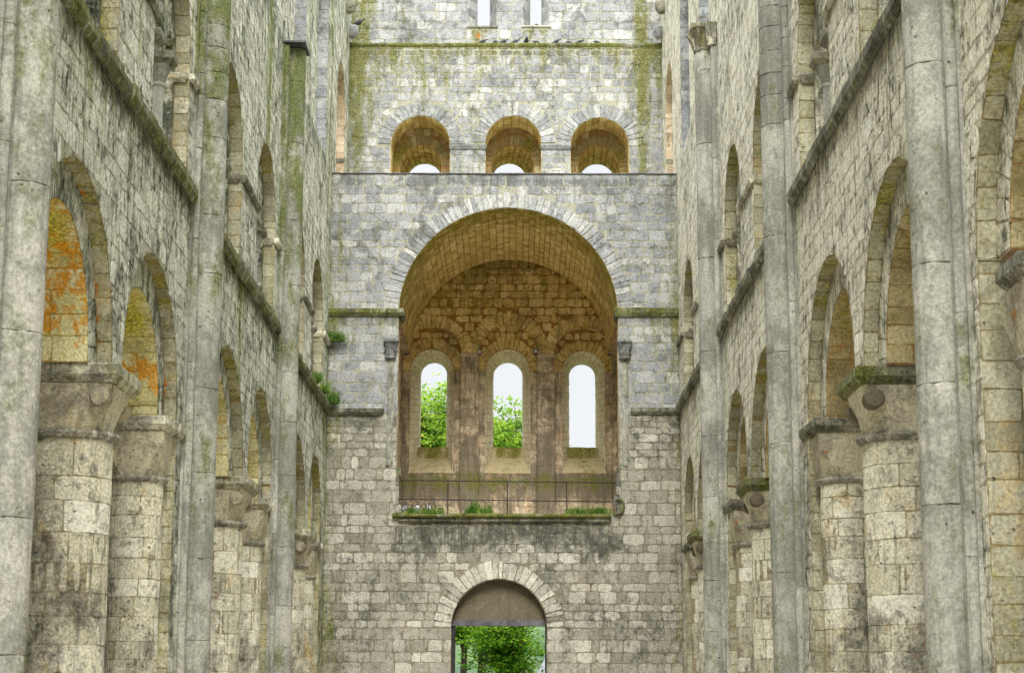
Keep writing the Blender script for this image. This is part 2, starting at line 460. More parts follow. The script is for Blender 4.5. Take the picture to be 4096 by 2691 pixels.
def wall_face(g, place, d, u0, u1, v0, v1, ops, boxes=(), rh=(.24, .34), sw=(.3, .62), ring=True, inside=None, gap=.013, h=(.003, .014),
              tint=None, ring_tint=None, stn=True, vtop=None, hole_only=None):
    """Masonry face at depth d with round-headed openings; boxes are blocked rectangles (u0,u1,z0,z1). vtop(u): curved upper limit."""
    f = lambda u, v, hh: place(u, v, d - hh)
    bps = {u0, u1}
    for o in ops:
        for e in (o.c - o.r, o.c + o.r):
            if u0 < e < u1: bps.add(e)
    for b in boxes:
        for e in b[:2]:
            if u0 < e < u1: bps.add(e)
    if vtop is not None:
        pass
    bps = sorted(bps)
    def blocked(u):
        r = []
        for o in ops:
            if abs(u - o.c) < o.r: r.append((o.zb, float(o.top(u))))
        for b in boxes:
            if b[0] < u < b[1]: r.append((b[2], b[3]))
        return sorted(r)
    for A, B in zip(bps[:-1], bps[1:]):
        n = max(1, int(math.ceil((B - A) / .16)))
        # denser near arch edges
        t = np.linspace(0, 1, n + 1)
        if any(abs((A + B) / 2 - o.c) < o.r for o in ops) or vtop:
            t = .5 - .5 * np.cos(PI * t)
        us = A + (B - A) * t
        for k in range(n):
            ua, ub = us[k], us[k + 1]
            ea, eb = ua + 1e-7, ub - 1e-7
            ba, bb = blocked(ea), blocked(eb)
            ta = v1 if vtop is None else min(v1, vtop(ea)); tb = v1 if vtop is None else min(v1, vtop(eb))
            if len(ba) != len(bb):
                continue
            za = [v0] + [x for p in ba for x in p] + [ta]
            zb = [v0] + [x for p in bb for x in p] + [tb]
            for q in range(0, len(za), 2):
                a0, a1, b0, b1 = za[q], za[q + 1], zb[q], zb[q + 1]
                if a1 - a0 < 1e-4 and b1 - b0 < 1e-4: continue
                if a1 < a0 - 1e-3 or b1 < b0 - 1e-3: continue
                m = max(1, int(max(a1 - a0, b1 - b0) / .6))
                s_ = np.linspace(0, 1, m + 1)
                uu = np.concatenate([np.full(m + 1, ua), np.full(m + 1, ub)])
                vv = np.concatenate([a0 + (a1 - a0) * s_, b0 + (b1 - b0) * s_])
                P = f(uu, vv, np.zeros(len(uu)))
                i = np.arange(m)
                F = np.stack([i, i + m + 1, i + m + 2, i + 1], 1)
                if not orient(f, (ua + ub) / 2, (a0 + a1) / 2 if a1 > a0 else a0): F = F[:, ::-1]
                g.add(P, F, .5, 1.)
    if stn:
        L = []
        rows = edges(v0, v1, *rh)
        for z0, z1 in zip(rows[:-1], rows[1:]):
            zm = (z0 + z1) / 2
            bl = []
            for o in ops:
                if z1 <= o.zb + .05: continue
                if zm < o.zc: hw = o.r if zm > o.zb else 0
                else:
                    R = o.r + o.w
                    z_ = max(z0, o.zc) * .5 + zm * .5
                    hw = math.sqrt(max(R * R - (z_ - o.zc) ** 2, 0)) - (.03 if o.w else -.03)
                if hw > 0: bl.append((o.c - hw, o.c + hw))
            for b in boxes:
                if b[2] < zm < b[3]: bl.append((b[0], b[1]))
            lo, hi = u0, u1
            if vtop is not None:
                uu = np.linspace(u0, u1, 200)
                ok = [x for x in uu if vtop(x) > z1 - .08]
                if not ok: continue
                lo, hi = ok[0], ok[-1]
            free, cur = [], lo
            for A, B in sorted(bl):
                if A > cur + .08: free.append((cur, min(A, hi)))
                cur = max(cur, B)
            if cur < hi - .08: free.append((cur, hi))
            for A, B in free:
                if B - A < .1: continue
                es = edges(A, B, *sw)
                for x0, x1 in zip(es[:-1], es[1:]):
                    if x1 - x0 > .07: L.append((x0, x1, z0, z1))
        stones(g, f, L, gap=gap, h=h, tint=tint)
        if ring:
            for o in ops:
                if o.w <= 0: continue
                fr = lambda s, rr, hh, o=o: place(o.c - rr * np.cos(s / (o.r + o.w * .5)), o.zc + rr * np.sin(s / (o.r + o.w * .5)), d - hh - .004)
                Lr = PI * (o.r + o.w * .5)
                es = edges(0, Lr, .13, .24)
                stones(g, fr, [(a, b, o.r + .005, o.r + o.w * random.uniform(.86, 1.05)) for a, b in zip(es[:-1], es[1:])],
                       gap=.009, h=(.012, .03), nu=2, nv=2, cr=.01, tint=ring_tint or (.62, .16))

def soffit(g, place, o, d0, d1, o2=None, rh=(.22, .34), sw=(.25, .5), part='all', h=(.003, .012), gap=.008, tint=None, stn=True):
    """Jambs and intrados of an opening between depths d0 and d1 (o at d0, o2 at d1)."""
    o2 = o2 or o
    Hj = o.zc - o.zb; La = PI * o.r
    def f(s, v, hh):
        s = np.asarray(s, float); k = (np.asarray(v, float) - d0) / (d1 - d0)
        r = o.r + (o2.r - o.r) * k; c = o.c + (o2.c - o.c) * k; zc = o.zc + (o2.zc - o.zc) * k; zb = o.zb + (o2.zb - o.zb) * k
        ja = np.clip(s / max(Hj, 1e-6), 0, 1) if Hj > 0 else np.ones_like(s)
        th = np.clip((s - Hj) / La, 0, 1) * PI
        jb = np.clip((s - Hj - La) / max(Hj, 1e-6), 0, 1)
        u = c - (r - hh) * np.cos(th)
        z = zc + (r - hh) * np.sin(th) + o.wv(u)
        z = np.where(s < Hj, zb + (zc - zb) * ja, z)
        z = np.where(s > Hj + La, zc - (zc - zb) * jb, z)
        return place(u, z, np.asarray(v, float))
    a, b = (0, 2 * Hj + La) if part == 'all' else (Hj, Hj + La) if part == 'arc' else (0, Hj)
    segs = []
    if part in ('all', 'jambs') and Hj > .02: segs += [(0, Hj), (Hj + La, 2 * Hj + La)]
    if part in ('all', 'arc'): segs += [(Hj, Hj + La)]
    for A, B in segs:
        n = 36 if A == Hj or (Hj <= .02) else max(2, int((B - A) / .5))
        grid(g, f, A + 1e-6, B - 1e-6, d0, d1, n, max(1, int((d1 - d0) / .5)))
        if stn:
            L = []
            es = edges(A, B, *rh)
            for s0, s1 in zip(es[:-1], es[1:]):
                vs = edges(d0, d1, *sw) if d1 - d0 > sw[0] * 1.3 else [d0, d1]
                for v0, v1 in zip(vs[:-1], vs[1:]): L.append((s0, s1, v0, v1))
            stones(g, f, L, gap=gap, h=h, nu=2, nv=2, cr=.01, jit=.004, tint=tint)

def box(g, x0, x1, y0, y1, z0, z1, tint=.5, mort=0., jit=0.):
    P = np.array([(x, y, z) for z in (z0, z1) for y in (y0, y1) for x in (x0, x1)], float)
    if jit: P = P + rng.normal(0, jit, P.shape)
    F = [(0, 2, 3, 1), (4, 5, 7, 6), (0, 1, 5, 4), (2, 6, 7, 3), (0, 4, 6, 2), (1, 3, 7, 5)]
    g.add(P, F, tint, mort)

def loft(g, rings, tint=.5, cap=True, closed=True):
    """rings: list of (n,3) arrays of equal length."""
    n = len(rings[0]); V = np.concatenate(rings)
    F = []
    for k in range(len(rings) - 1):
        for i in range(n if closed else n - 1):
            j = (i + 1) % n
            F.append((k * n + i, k * n + j, (k + 1) * n + j, (k + 1) * n + i))
    g.add(V, F, tint, 0.)
    if cap:
        for r, rev in ((rings[0], True), (rings[-1], False)):
            c = r.mean(0); V2 = np.vstack([r, c])
            F2 = [(i, (i + 1) % n, n) for i in range(n)]
            if rev: F2 = [x[::-1] for x in F2]
            g.add(V2, F2, tint, 0.)

def rect_ring(cx, cy, hx, hy, z):
    return np.array([(cx - hx, cy - hy, z), (cx + hx, cy - hy, z), (cx + hx, cy + hy, z), (cx - hx, cy + hy, z)], float)

def slab(g, x0, x1, y0, y1, z0, z1, ch=.06, tint=.5, jit=.004):
    """Moulded slab: straight upper band, chamfer towards the bottom, broken into slightly uneven segments of stone."""
    L = max(x1 - x0, y1 - y0)
    alongx = (x1 - x0) >= (y1 - y0)
    es = edges((x0 if alongx else y0), (x1 if alongx else y1), .5, .95) if L > 1.8 else [x0 if alongx else y0, x1 if alongx else y1]
    for a, b in zip(es[:-1], es[1:]):
        e = rng.normal(0, jit, 4)
        X0, X1, Y0, Y1 = (a + .003, b - .003, y0 + e[0], y1 + e[1]) if alongx else (x0 + e[0], x1 + e[1], a + .003, b - .003)
        zm = z0 + (z1 - z0) * .42
        cx, cy, hx, hy = (X0 + X1) / 2, (Y0 + Y1) / 2, (X1 - X0) / 2, (Y1 - Y0) / 2
        cxh, cyh = (0, ch) if alongx else (ch, 0)
        if L <= 1.8: cxh = cyh = ch
        R = [rect_ring(cx, cy, hx - cxh, hy - cyh, z0 + e[2]), rect_ring(cx, cy, hx, hy, zm), rect_ring(cx, cy, hx, hy, z1 - .015 + e[3]),
             rect_ring(cx, cy, hx - .012, hy - .012, z1 + e[3])]
        loft(g, R, np.clip(tint + rng.normal(0, .2), 0, 1))

def super_ring(cx, cy, h, z, p, n=32, rot=0):
    t = np.linspace(0, 2 * PI, n, endpoint=False) + rot
    c, s = np.cos(t), np.sin(t)
    k = (np.abs(c) ** p + np.abs(s) ** p) ** (-1 / p)
    return np.stack([cx + h * k * c, cy + h * k * s, np.full(n, z)], 1)

def lathe_y(g, cx, cy0, cy1, cz, r, n=18, tint=.5):
    t = np.linspace(0, 2 * PI, n, endpoint=False)
    R = []
    for y, k in ((cy0, .86), (cy0 + .03 * np.sign(cy1 - cy0), 1), (cy1, 1)):
        R.append(np.stack([cx + r * k * np.cos(t), np.full(n, y), cz + r * k * np.sin(t)], 1))
    loft(g, R, tint)

def tube(g, P, r, n=6, tint=.5):
    P = np.asarray(P, float); r = np.broadcast_to(r, (len(P),))
    T = np.gradient(P, axis=0); T /= np.linalg.norm(T, axis=1)[:, None] + 1e-9
    up = np.array([.13, .21, .97]); R = []
    for p, t, q in zip(P, T, r):
        a = np.cross(t, up); a /= np.linalg.norm(a) + 1e-9; b = np.cross(t, a)
        th = np.linspace(0, 2 * PI, n, endpoint=False)
        R.append(p + q * (np.cos(th)[:, None] * a + np.sin(th)[:, None] * b))
    loft(g, R, tint)

def cyl_stones(g, cx, cy, r, z0, z1, rh=(.27, .42), sw=(.45, .8), arc=(0, 2 * PI), h=(.006, .018), gap=.009, tint=None):
    f = lambda u, v, hh: np.stack([cx + (r + hh) * np.cos(u / r), cy + (r + hh) * np.sin(u / r), v], 1)
    a, b = arc[0] * r, arc[1] * r
    grid(g, f, a, b, z0, z1, 40, max(2, int((z1 - z0) / .6)))
    rows = edges(z0, z1, *rh); L = []
    for p, q in zip(rows[:-1], rows[1:]):
        off = random.uniform(0, .5)
        es = edges(a + off, b + off, *sw)
        for x, y in zip(es[:-1], es[1:]): L.append((x, y, p, q))
    stones(g, f, L, gap=gap, h=h, nu=5, nv=2, cr=.012, jit=.003, tint=tint)

# ------------------------------------------------------------------ dimensions (metres, eye at the origin)
GZ = -1.65
D, D2, DU, DB = 56.0, 61.0, 61.6, 63.05
WL, WR = 5.70, 4.86
PIER = {-1: [20.32, 32.5, 44.3], 1: [20.42, 32.65, 44.6]}
ARC = [(17.25, 2.3), (23.9, 2.3), (29.13, 2.24), (36.85, 2.33), (41.8, 1.95), (48.75, 2.25), (53.3, 1.65)]
AAP, ASP = 6.98, 4.65
GAL = [(24.1, 1.6), (29.85, 1.6), (36.2, 1.6), (41.65, 1.55), (48.0, 1.5), (52.85, 1.5)]
COLY = [26.55, 39.52, 51.35]

def side_place(sgn, W):
    return lambda u, z, d: np.stack([sgn * (W + np.asarray(d, float)) + 0 * np.asarray(u, float), np.asarray(u, float) + 0 * np.asarray(d, float), np.asarray(z, float) + 0 * np.asarray(u, float)], 1)
def west_place(Y):
    return lambda u, z, d: np.stack([np.asarray(u, float) + 0 * np.asarray(z, float), Y + np.asarray(d, float) + 0 * np.asarray(u, float), np.asarray(z, float) + 0 * np.asarray(u, float)], 1)

def gauss(x, s): return np.exp(-(x / s) ** 2)
def below(z, z0, l): return np.where(z < z0, np.exp(-(z0 - z) / l), 0)

# ------------------------------------------------------------------ the two long nave walls
def stain_side(left):
    def f(x, y, z):
        und = below(z, 8.6, .25) + .7 * below(z, 16.0, .6)  # darker just below the string course and clerestory sills
        m = .2 * below(z, 8.7, .9) + .12 * np.clip((z - 7) / 8, 0, 1)
        m += .25 * gauss(y - 46.0, .5) * (z < 13) + .2 * gauss(y - 55.5, .6)
        m += .32 * gauss(y - 41.5, .35) * (z > 12.5) + .25 * gauss(y - 38.2, .5) * (z < 8.7)
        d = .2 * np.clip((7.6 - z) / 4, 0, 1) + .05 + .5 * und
        o = 0 * x
        if not left:
            m = m * .42; d = d * .7
        else:
            m += .0
        return m, o, d
    return f

def build_nave(sgn, W, left):
    pl = side_place(sgn, W)
    mat = M['left'] if left else M['right']
    root = thing('nave_wall', 'long grey-green ruined nave wall with mossy string course, its arches showing yellow plaster' if left else
                 'long cream ruined nave wall of rough stone facing the greener one', 'wall', (sgn * W, 34, GZ))
    lo = [Op(c, r, AAP - r, GZ, 0).ragged() for c, r in ARC]
    ga = [Op(c, r, 12.58 - r, 8.85, 0).ragged(.009) for c, r in GAL]
    cl = [Op(47.2, 1.3, 20.6, 16.2), Op(52.75, 1.4, 20.6, 16.0), Op(41.6, 1.3, 20.6, 16.3), Op(35.4, 1.3, 20.6, 16.3),
          Op(29.5, 1.3, 20.6, 16.3), Op(58.55, 1.35, 19.05, 16.03)]
    boxes = [(ARC[i][0] + ARC[i][1] - .001, ARC[i + 1][0] - ARC[i + 1][1] + .001, GZ, ASP) for i in (1, 3, 5)]
    g = Geo()
    wall_face(g, pl, 0, 8, D2 + 2.2, GZ, 24.5, lo + ga + cl, boxes, rh=(.17, .38), sw=(.18, .7), h=(.001, .009), gap=.011, tint=(.5, .22))
    g.build('masonry', mat, root, stain_side(left))
    # outer order intrados, recessed plane, inner order intrados
    sm = M['soffit_left'] if left else M['soffit_right']
    g = Geo(); gi = Geo(); gp = Geo()
    for k, o in enumerate(lo):
        soffit(g, pl, Op(o.c, o.r, o.zc, ASP if o.zc > ASP else o.zc, 0).ragged(), 0, .22, rh=(.26, .42), h=(.002, .02))
        inn = Op(o.c, o.r - .52, 6.44 - (o.r - .52), ASP, 0)
        if inn.zc < inn.zb: inn.zb = inn.zc
        # plane between the orders
        fo = lambda s, v, hh, o=o, i=inn: pl(
            (o.c - (i.r + (o.r - i.r) * v) * np.cos(s)), (i.zc + (o.zc - i.zc) * v) + (i.r + (o.r - i.r) * v) * np.sin(s), .22 - hh)
        grid(gp, fo, 0, PI, 0, 1, 40, 1)
        es = edges(0, PI, .09, .14)
        stones(gp, fo, [(a, b, .02, .98) for a, b in zip(es[:-1], es[1:])], gap=.006, h=(.004, .014), nu=2, nv=2, cr=.006, jit=.002)
        for sg in (-1, 1):
            e0, e1 = sorted((o.c + sg * o.r, o.c + sg * inn.r))
            if inn.zc > ASP:
                grid(gp, lambda u, v, hh: pl(u, v, .22 - hh), e0, e1, ASP, inn.zc, 2, 2, mort=0)
        soffit(gi, pl, Op(inn.c, inn.r, inn.zc, inn.zb if inn.zc > inn.zb + .03 else inn.zc), .22, 1.4, rh=(.24, .36), sw=(.3, .6))
        # pier jambs under the springing
        for sg in (-1, 1):
            e = o.c + sg * o.r
            if any(abs(e - yc) < .6 for yc in COLY): continue
            fj = lambda u, v, hh, e=e, sg=sg: pl(np.full_like(np.asarray(u, float), e) - sg * hh, v, u)
            grid(g, fj, 0, 1.4, GZ, ASP, 3, 8)
            L = []
            rr = edges(GZ, ASP, .26, .36)
            for a, b in zip(rr[:-1], rr[1:]):
                uu = edges(0, 1.4, .3, .6)
                L += [(p, q, a, b) for p, q in zip(uu[:-1], uu[1:])]
            stones(g, fj, L, gap=.007, h=(.003, .01), nu=2, nv=2, cr=.008, jit=.004)
    def stain_soff(x, y, z):
        dp = np.abs(x) - W
        near = (y < 27) & (y > 21)
        m = .25 * gauss(z - 6.7, .5) + .35 * (dp > .3) * gauss(z - 6.3, .5)
        o_ = np.where(near & (dp > .2), .34 + .12 * gauss(z - 5.6, .5), 0) + np.where((y > 27) & (y < 32) & (dp > .2), .62 * gauss(z - 5.4, .35), 0) + .12
        if not left: o_ = o_ * .4
        return m, o_, .15 + 0 * x
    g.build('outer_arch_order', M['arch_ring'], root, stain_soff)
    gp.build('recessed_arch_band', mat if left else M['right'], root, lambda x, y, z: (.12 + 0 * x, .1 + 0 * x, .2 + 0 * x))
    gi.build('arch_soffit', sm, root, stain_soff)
    # bottom of the wall stub over each column
    g = Geo()
    # gallery openings: reveal, tympanum with three little arches, back reveal
    gt = Geo()
    for o in ga:
        soffit(g, pl, o, 0, .27, rh=(.25, .36))
        sm3 = [Op(o.c + k * (o.r * .68), .42, 10.88, 8.85, 0) for k in (-1, 0, 1)]
        cut = [Op(q.c, q.r, q.zc, 8.85, 0) for q in sm3]
        bx = [(sm3[0].c + .42 - .001, sm3[1].c - .42 + .001, 8.85, 10.76), (sm3[1].c + .42 - .001, sm3[2].c - .42 + .001, 8.85, 10.76)]
        wall_face(gt, pl, .27, o.c - o.r + .002, o.c + o.r - .002, 8.85, 12.6, cut, bx, rh=(.2, .3), sw=(.2, .4), ring=False,
                  vtop=lambda u, o=o: float(o.top(u)))
        for q in sm3:
            soffit(gt, pl, Op(q.c, q.r, q.zc, 10.76), .27, 1.0, rh=(.16, .24))
        # jambs of the outer little arches
        for e, sg in ((sm3[0].c - .42, 1), (sm3[2].c + .42, -1)):
            fj = lambda u, v, hh, e=e, sg=sg: pl(np.full_like(np.asarray(u, float), e) + sg * hh, v, u)
            grid(gt, fj, .27, .75, 8.85, 10.88, 2, 4)
            rr = edges(8.85, 10.76, .24, .36)
            stones(gt, fj, [(.27, .75, a, b) for a, b in zip(rr[:-1], rr[1:])], gap=.007, h=(.003, .01), nu=2, nv=2, cr=.008, jit=.004)
            rr = edges(8.85, 10.76, .24, .36)
    g.build('gallery_reveal', M['arch_ring'], root, lambda x, y, z: (.05 + .2 * gauss(z - 12.4, .3), .15 + 0 * x, 0 * x))
    gt.build('gallery_tympanum', mat, root, lambda x, y, z: (.1 + 0 * x, .05 + 0 * x, .3 + 0 * x))
    for o in cl:
        g = Geo()
        soffit(g, pl, o, 0, 1.4, rh=(.25, .36))
        if o.c < 57:
            grid(g, lambda u, v, hh, o=o: pl(u, o.zb + v * .25 + hh, v), o.c - o.r, o.c + o.r, 0, 1.4, 6, 4, mort=0)
        else:
            grid(g, lambda u, v, hh, o=o: pl(u, o.zb + 0 * v + hh, v), o.c - o.r, o.c + o.r, 0, 1.4, 6, 4, mort=0)
        g.build('window_reveal', M['pink'] if o.c > 57 else M['west_high'], root, lambda x, y, z: (0 * x, .25 * gauss(z - 17.5, .9), .1 + 0 * x))
    # colonnettes of the gallery
    for o in ga:
        for k in (-.5, .5):
            y = o.c + k * o.r * .68; x = sgn * (W + .33)
            e = thing('colonnette', None, None, (0, 0, 0)); e.parent = root; e.location = (x - sgn * W, y - 34, 8.85 - GZ)
            t = np.linspace(0, 2 * PI, 14, endpoint=False)
            R = [np.stack([x + r * np.cos(t), y + r * np.sin(t), np.full(14, z)], 1) for r, z in ((.13, 8.85), (.13, 8.98), (.09, 9.02), (.09, 10.2), (.115, 10.21), (.12, 10.25), (.095, 10.27))]
            q = Geo(); loft(q, R); q.build('shaft', M['shaft'], e)
            q = Geo(); loft(q, [super_ring(x, y, .1, 10.27, 2, 20), super_ring(x, y, .12, 10.36, 2.6, 20), super_ring(x, y, .17, 10.52, 6, 20), super_ring(x, y, .18, 10.56, 9, 20)])
            q.build('capital', M['shaft'], e, lambda x, y, z: (0 * x, 0 * x, .4 + 0 * x))
            q = Geo(); slab(q, x - .27, x + .27, y - .24, y + .24, 10.56, 10.77, .07)
            q.build('abacus', M['string'], e)
    # string courses between the wall shafts and gallery imposts
    pr = PIER[sgn]
    segs = [(8, pr[0] - .57)] + [(pr[i] + .57, pr[i + 1] - .57) for i in range(2)] + [(pr[2] + .57, D)]
    for a, b in segs:
        q = Geo()
        slab(q, min(sgn * W, sgn * (W - .15)), max(sgn * W, sgn * (W - .15)), a, b, 8.58, 8.85, .07, jit=.012)
        q.build('string_course', M['string'], root, lambda x, y, z: ((.35 if left else .12) + 0 * x, .05 + 0 * x, .3 + 0 * x))
    for i, o in enumerate(ga):
        ends = [(o.c + o.r - .02, ga[i + 1].c - ga[i + 1].r + .02)] if i in (0, 2, 4) else [(o.c + o.r - .02, (pr[1], pr[2], D)[(i - 1) // 2] - (.57 if i < 5 else 0))]
        for a, b in ends:
            q = Geo()
            slab(q, min(sgn * (W + .02), sgn * (W - .1)), max(sgn * (W + .02), sgn * (W - .1)), a, b, 10.62, 10.79, .05)
            slab(q, min(sgn * (W + .02), sgn * (W + .5)), max(sgn * (W + .02), sgn * (W + .5)), a - .08, a + .1, 10.62, 10.79, .04)
            q.build('impost', M['string'] if (i + left) % 2 else M['pillar'], root, lambda x, y, z: (.05 + 0 * x, 0 * x, .2 + 0 * x))
    # impost line inside the arch beyond the west gallery front, and two worn corbels
    q = Geo(); slab(q, min(sgn * (W - .02), sgn * (W + 1)), max(sgn * (W - .02), sgn * (W + 1)), 59.84, 59.93, 17.5, 17.66, .03)
    q.build('impost', M['string'], root)
    for yy, zz in ((59.6, 22.75), (60.75, 22.3)):
        q = Geo(); x0 = sgn * (W - .12)
        loft(q, [super_ring(x0, yy, r, z, 2.6, 14) for r, z in ((.06, zz - .2), (.14, zz - .14), (.2, zz), (.2, zz + .2), (.17, zz + .23))])
        q.build('corbel', M['string'] if yy < 60 else M['west_high'], root)
    # aisle behind the arcade: vault, outer wall with windows, and the back faces of the wall
    q = Geo()
    wall_face(q, pl, 1.4, 8, D2, GZ, 24.5, [Op(o.c, o.r - .52, 6.44 - (o.r - .52), GZ) for o in lo] + ga + cl, boxes, stn=False)
    q.build('back_face', mat, root)
    q = Geo()
    fv = lambda u, v, hh: pl(v, 4.9 + 2.6 * np.sin(u) - hh, 1.4 + 2.6 - 2.6 * np.cos(u))
    grid(q, fv, 0, PI, 8, D, 18, 40, mort=0)
    q.build('aisle_vault', M['soffit_left'], root, lambda x, y, z: (.1 + 0 * x, .3 + 0 * x, .1 + 0 * x))
    q = Geo()
    aw = [Op(c, 1.0, 4.2, 1.2, 0) for c in [11.5, 17.2, 23.9, 29.2, 36.8, 41.9, 48.7, 53.5]]
    pw = side_place(sgn, W + 6.6)
    wall_face(q, pw, 0, 8, D, GZ, 11.5, aw, stn=False)
    for o in aw: soffit(q, pw, o, 0, 1.0, stn=False)
    wall_face(q, pw, 1.0, 8, D, GZ, 11.5, aw, stn=False)
    q.build('aisle_outer_wall', mat, root)
    q = Geo()
    a, b = sorted((sgn * (W + .02), sgn * (W + 7.6)))
    for yy in (D - .02, 8.02):
        wall_face(q, west_place(yy), 0, a, b, GZ, 11.5, [], stn=False)
    q.build('aisle_end_wall', mat, root)
    return root

build_nave(-1, WL, True)
build_nave(1, WR, False)

# ------------------------------------------------------------------ round arcade columns
def stain_col(x, y, z):
    return .05 + .0 * x, .18 + 0 * x, .38 * np.clip((3.2 - z) / 3.5, 0, 1) + 0 * x

def arcade_column(sgn, W, y, label):
    cx = sgn * (W + .62)
    t = thing('arcade_column', label, 'column', (cx, y, GZ), 'thick round columns of the nave arcade')
    g = Geo(); cyl_stones(g, cx, y, .6, GZ, 3.68, rh=(.3, .46), sw=(.55, .95), gap=.007, h=(.004, .014))
    g.build('shaft', M['pillar'], t, stain_col)
    g = Geo(); a = np.linspace(0, 2 * PI, 36, endpoint=False)
    loft(g, [np.stack([cx + r * np.cos(a), y + r * np.sin(a), np.full(36, z)], 1) + rng.normal(0, .003, (36, 3)) for r, z in ((.6, 3.64), (.67, 3.67), (.7, 3.72), (.68, 3.77), (.62, 3.79))])
    g.build('neck_ring', M['pillar'], t, lambda x, y, z: (.1 + 0 * x, .2 + 0 * x, .5 + 0 * x))
    g = Geo()
    loft(g, [super_ring(cx, y, r, z, p, 40) + rng.normal(0, .004, (40, 3)) for r, z, p in ((.6, 3.78, 2), (.61, 3.86, 2.1), (.63, 4.0, 2.5), (.665, 4.15, 3.4), (.7, 4.28, 6), (.715, 4.4, 10))], tint=.6)
    g.build('capital', M['capital'], t, lambda x, y, z: (.12 + 0 * x, .15 + 0 * x, .15 + 0 * x))
    for sx in (-1, 1):
        for sy in (-1, 1):
            g = Geo()
            lathe_y(g, cx + sx * .56, y + sy * .80, y + sy * .5, 4.2, .135, tint=.25)
            g.build('volute', M['capital' if sgn < 0 else 'plaster'], t, lambda x, y, z: (.1 + 0 * x, .1 + 0 * x, .2 + 0 * x))
    g = Geo(); slab(g, cx - .82, cx + .82, y - .82, y + .82, 4.4, ASP + .002, .09, jit=.006)
    g.build('abacus', M['pillar'] if sgn < 0 else M['string'], t, lambda x, y, z: (.35 * (np.abs(x) < W) + .05, .1 + 0 * x, .3 + 0 * x))
    return t

arcade_column(-1, WL, COLY[0], 'thick round column beside the big shaft at the far left, knobbed capital with mossy slab')
arcade_column(-1, WL, COLY[1], 'round column just right of the second tall shaft on the green wall')
arcade_column(-1, WL, COLY[2], 'small distant round column just right of the mossy third shaft, left of the portal')
arcade_column(1, WR, COLY[0], 'large round column touching the nearest tall shaft on the right, brown round knob on capital')
arcade_column(1, WR, COLY[1], 'round column half hidden by the middle shaft of the cream wall')
arcade_column(1, WR, COLY[2], 'farthest round column of the cream wall, mostly behind the shaft with a carved top')

# half columns set against the piers
def half_column(sgn, W, ye, label, nose=True):
    cx, y = sgn * (W + .56), ye - .28
    t = thing('half_column', label, 'half column', (cx, y, GZ), 'half columns set against the nave piers')
    g = Geo(); cyl_stones(g, cx, y, .43, GZ, 3.62, rh=(.28, .42), sw=(.4, .7), gap=.007, h=(.004, .013), arc=(PI * -1.15, PI * .15))
    g.build('shaft', M['pillar'], t, stain_col)
    g = Geo(); a = np.linspace(0, 2 * PI, 30, endpoint=False)
    loft(g, [np.stack([cx + r * np.cos(a), y + r * np.sin(a), np.full(30, z)], 1) for r, z in ((.43, 3.59), (.49, 3.62), (.51, 3.66), (.49, 3.70), (.44, 3.72))])
    g.build('neck_ring', M['pillar'], t, lambda x, y, z: (.1 + 0 * x, .15 + 0 * x, .4 + 0 * x))
    # cushion block: square above, its lower corners cut to triangles
    g = Geo()
    def ch(h, k, z):
        p = [(-h + k, -h), (h - k, -h), (h, -h + k), (h, h - k), (h - k, h), (-h + k, h), (-h, h - k), (-h, -h + k)]
        return np.array([(cx + a, y + b, z) for a, b in p])
    loft(g, [ch(.44, .26, 3.71), ch(.5, .05, 4.15), ch(.51, .01, 4.22), ch(.51, .01, 4.42)], tint=.45)
    g.build('capital', M['capital'], t, lambda x, y, z: (.05 + 0 * x, .25 + 0 * x, .15 + 0 * x), smooth=False)
    g = Geo()
    x0, x1 = sorted((sgn * (W - .05), sgn * (W + 1.2)))
    slab(g, x0, x1, y - .62, ye + .0, 4.42, ASP + .002, .08, jit=.005)
    x0, x1 = sorted((sgn * (W - .09), sgn * (W + .2)))
    if nose:
        slab(g, x0, x1, ye - .02, ye + .5, 4.43, ASP - .002, .05, jit=.005)
    g.build('impost', M['string'] if sgn > 0 else M['pillar'], t, lambda x, y, z: (.1 + 0 * x, .05 + 0 * x, .3 + 0 * x))
    return t
E_ = [c + r for c, r in ARC]
half_column(-1, WL, E_[2], 'pale half column between the far left round column and the second tall shaft')
half_column(-1, WL, E_[4], 'bright slender half column between the second and third shafts of the green wall')
half_column(-1, WL, E_[6], 'distant half column in the corner where the green wall meets the west wall')
hc = half_column(1, WR, E_[0] - .5, 'half column cut off by the right edge of the photo', nose=False)
hc.location.z -= .22; hc.location.x += .1
half_column(1, WR, E_[2], 'shadowed tan half column under a dark cushion capital, left of the largest right-hand column')
half_column(1, WR, E_[4], 'half column with small cushion capital between the two tall shafts of the cream wall')
half_column(1, WR, E_[6], 'distant half column where the cream wall meets the west wall')

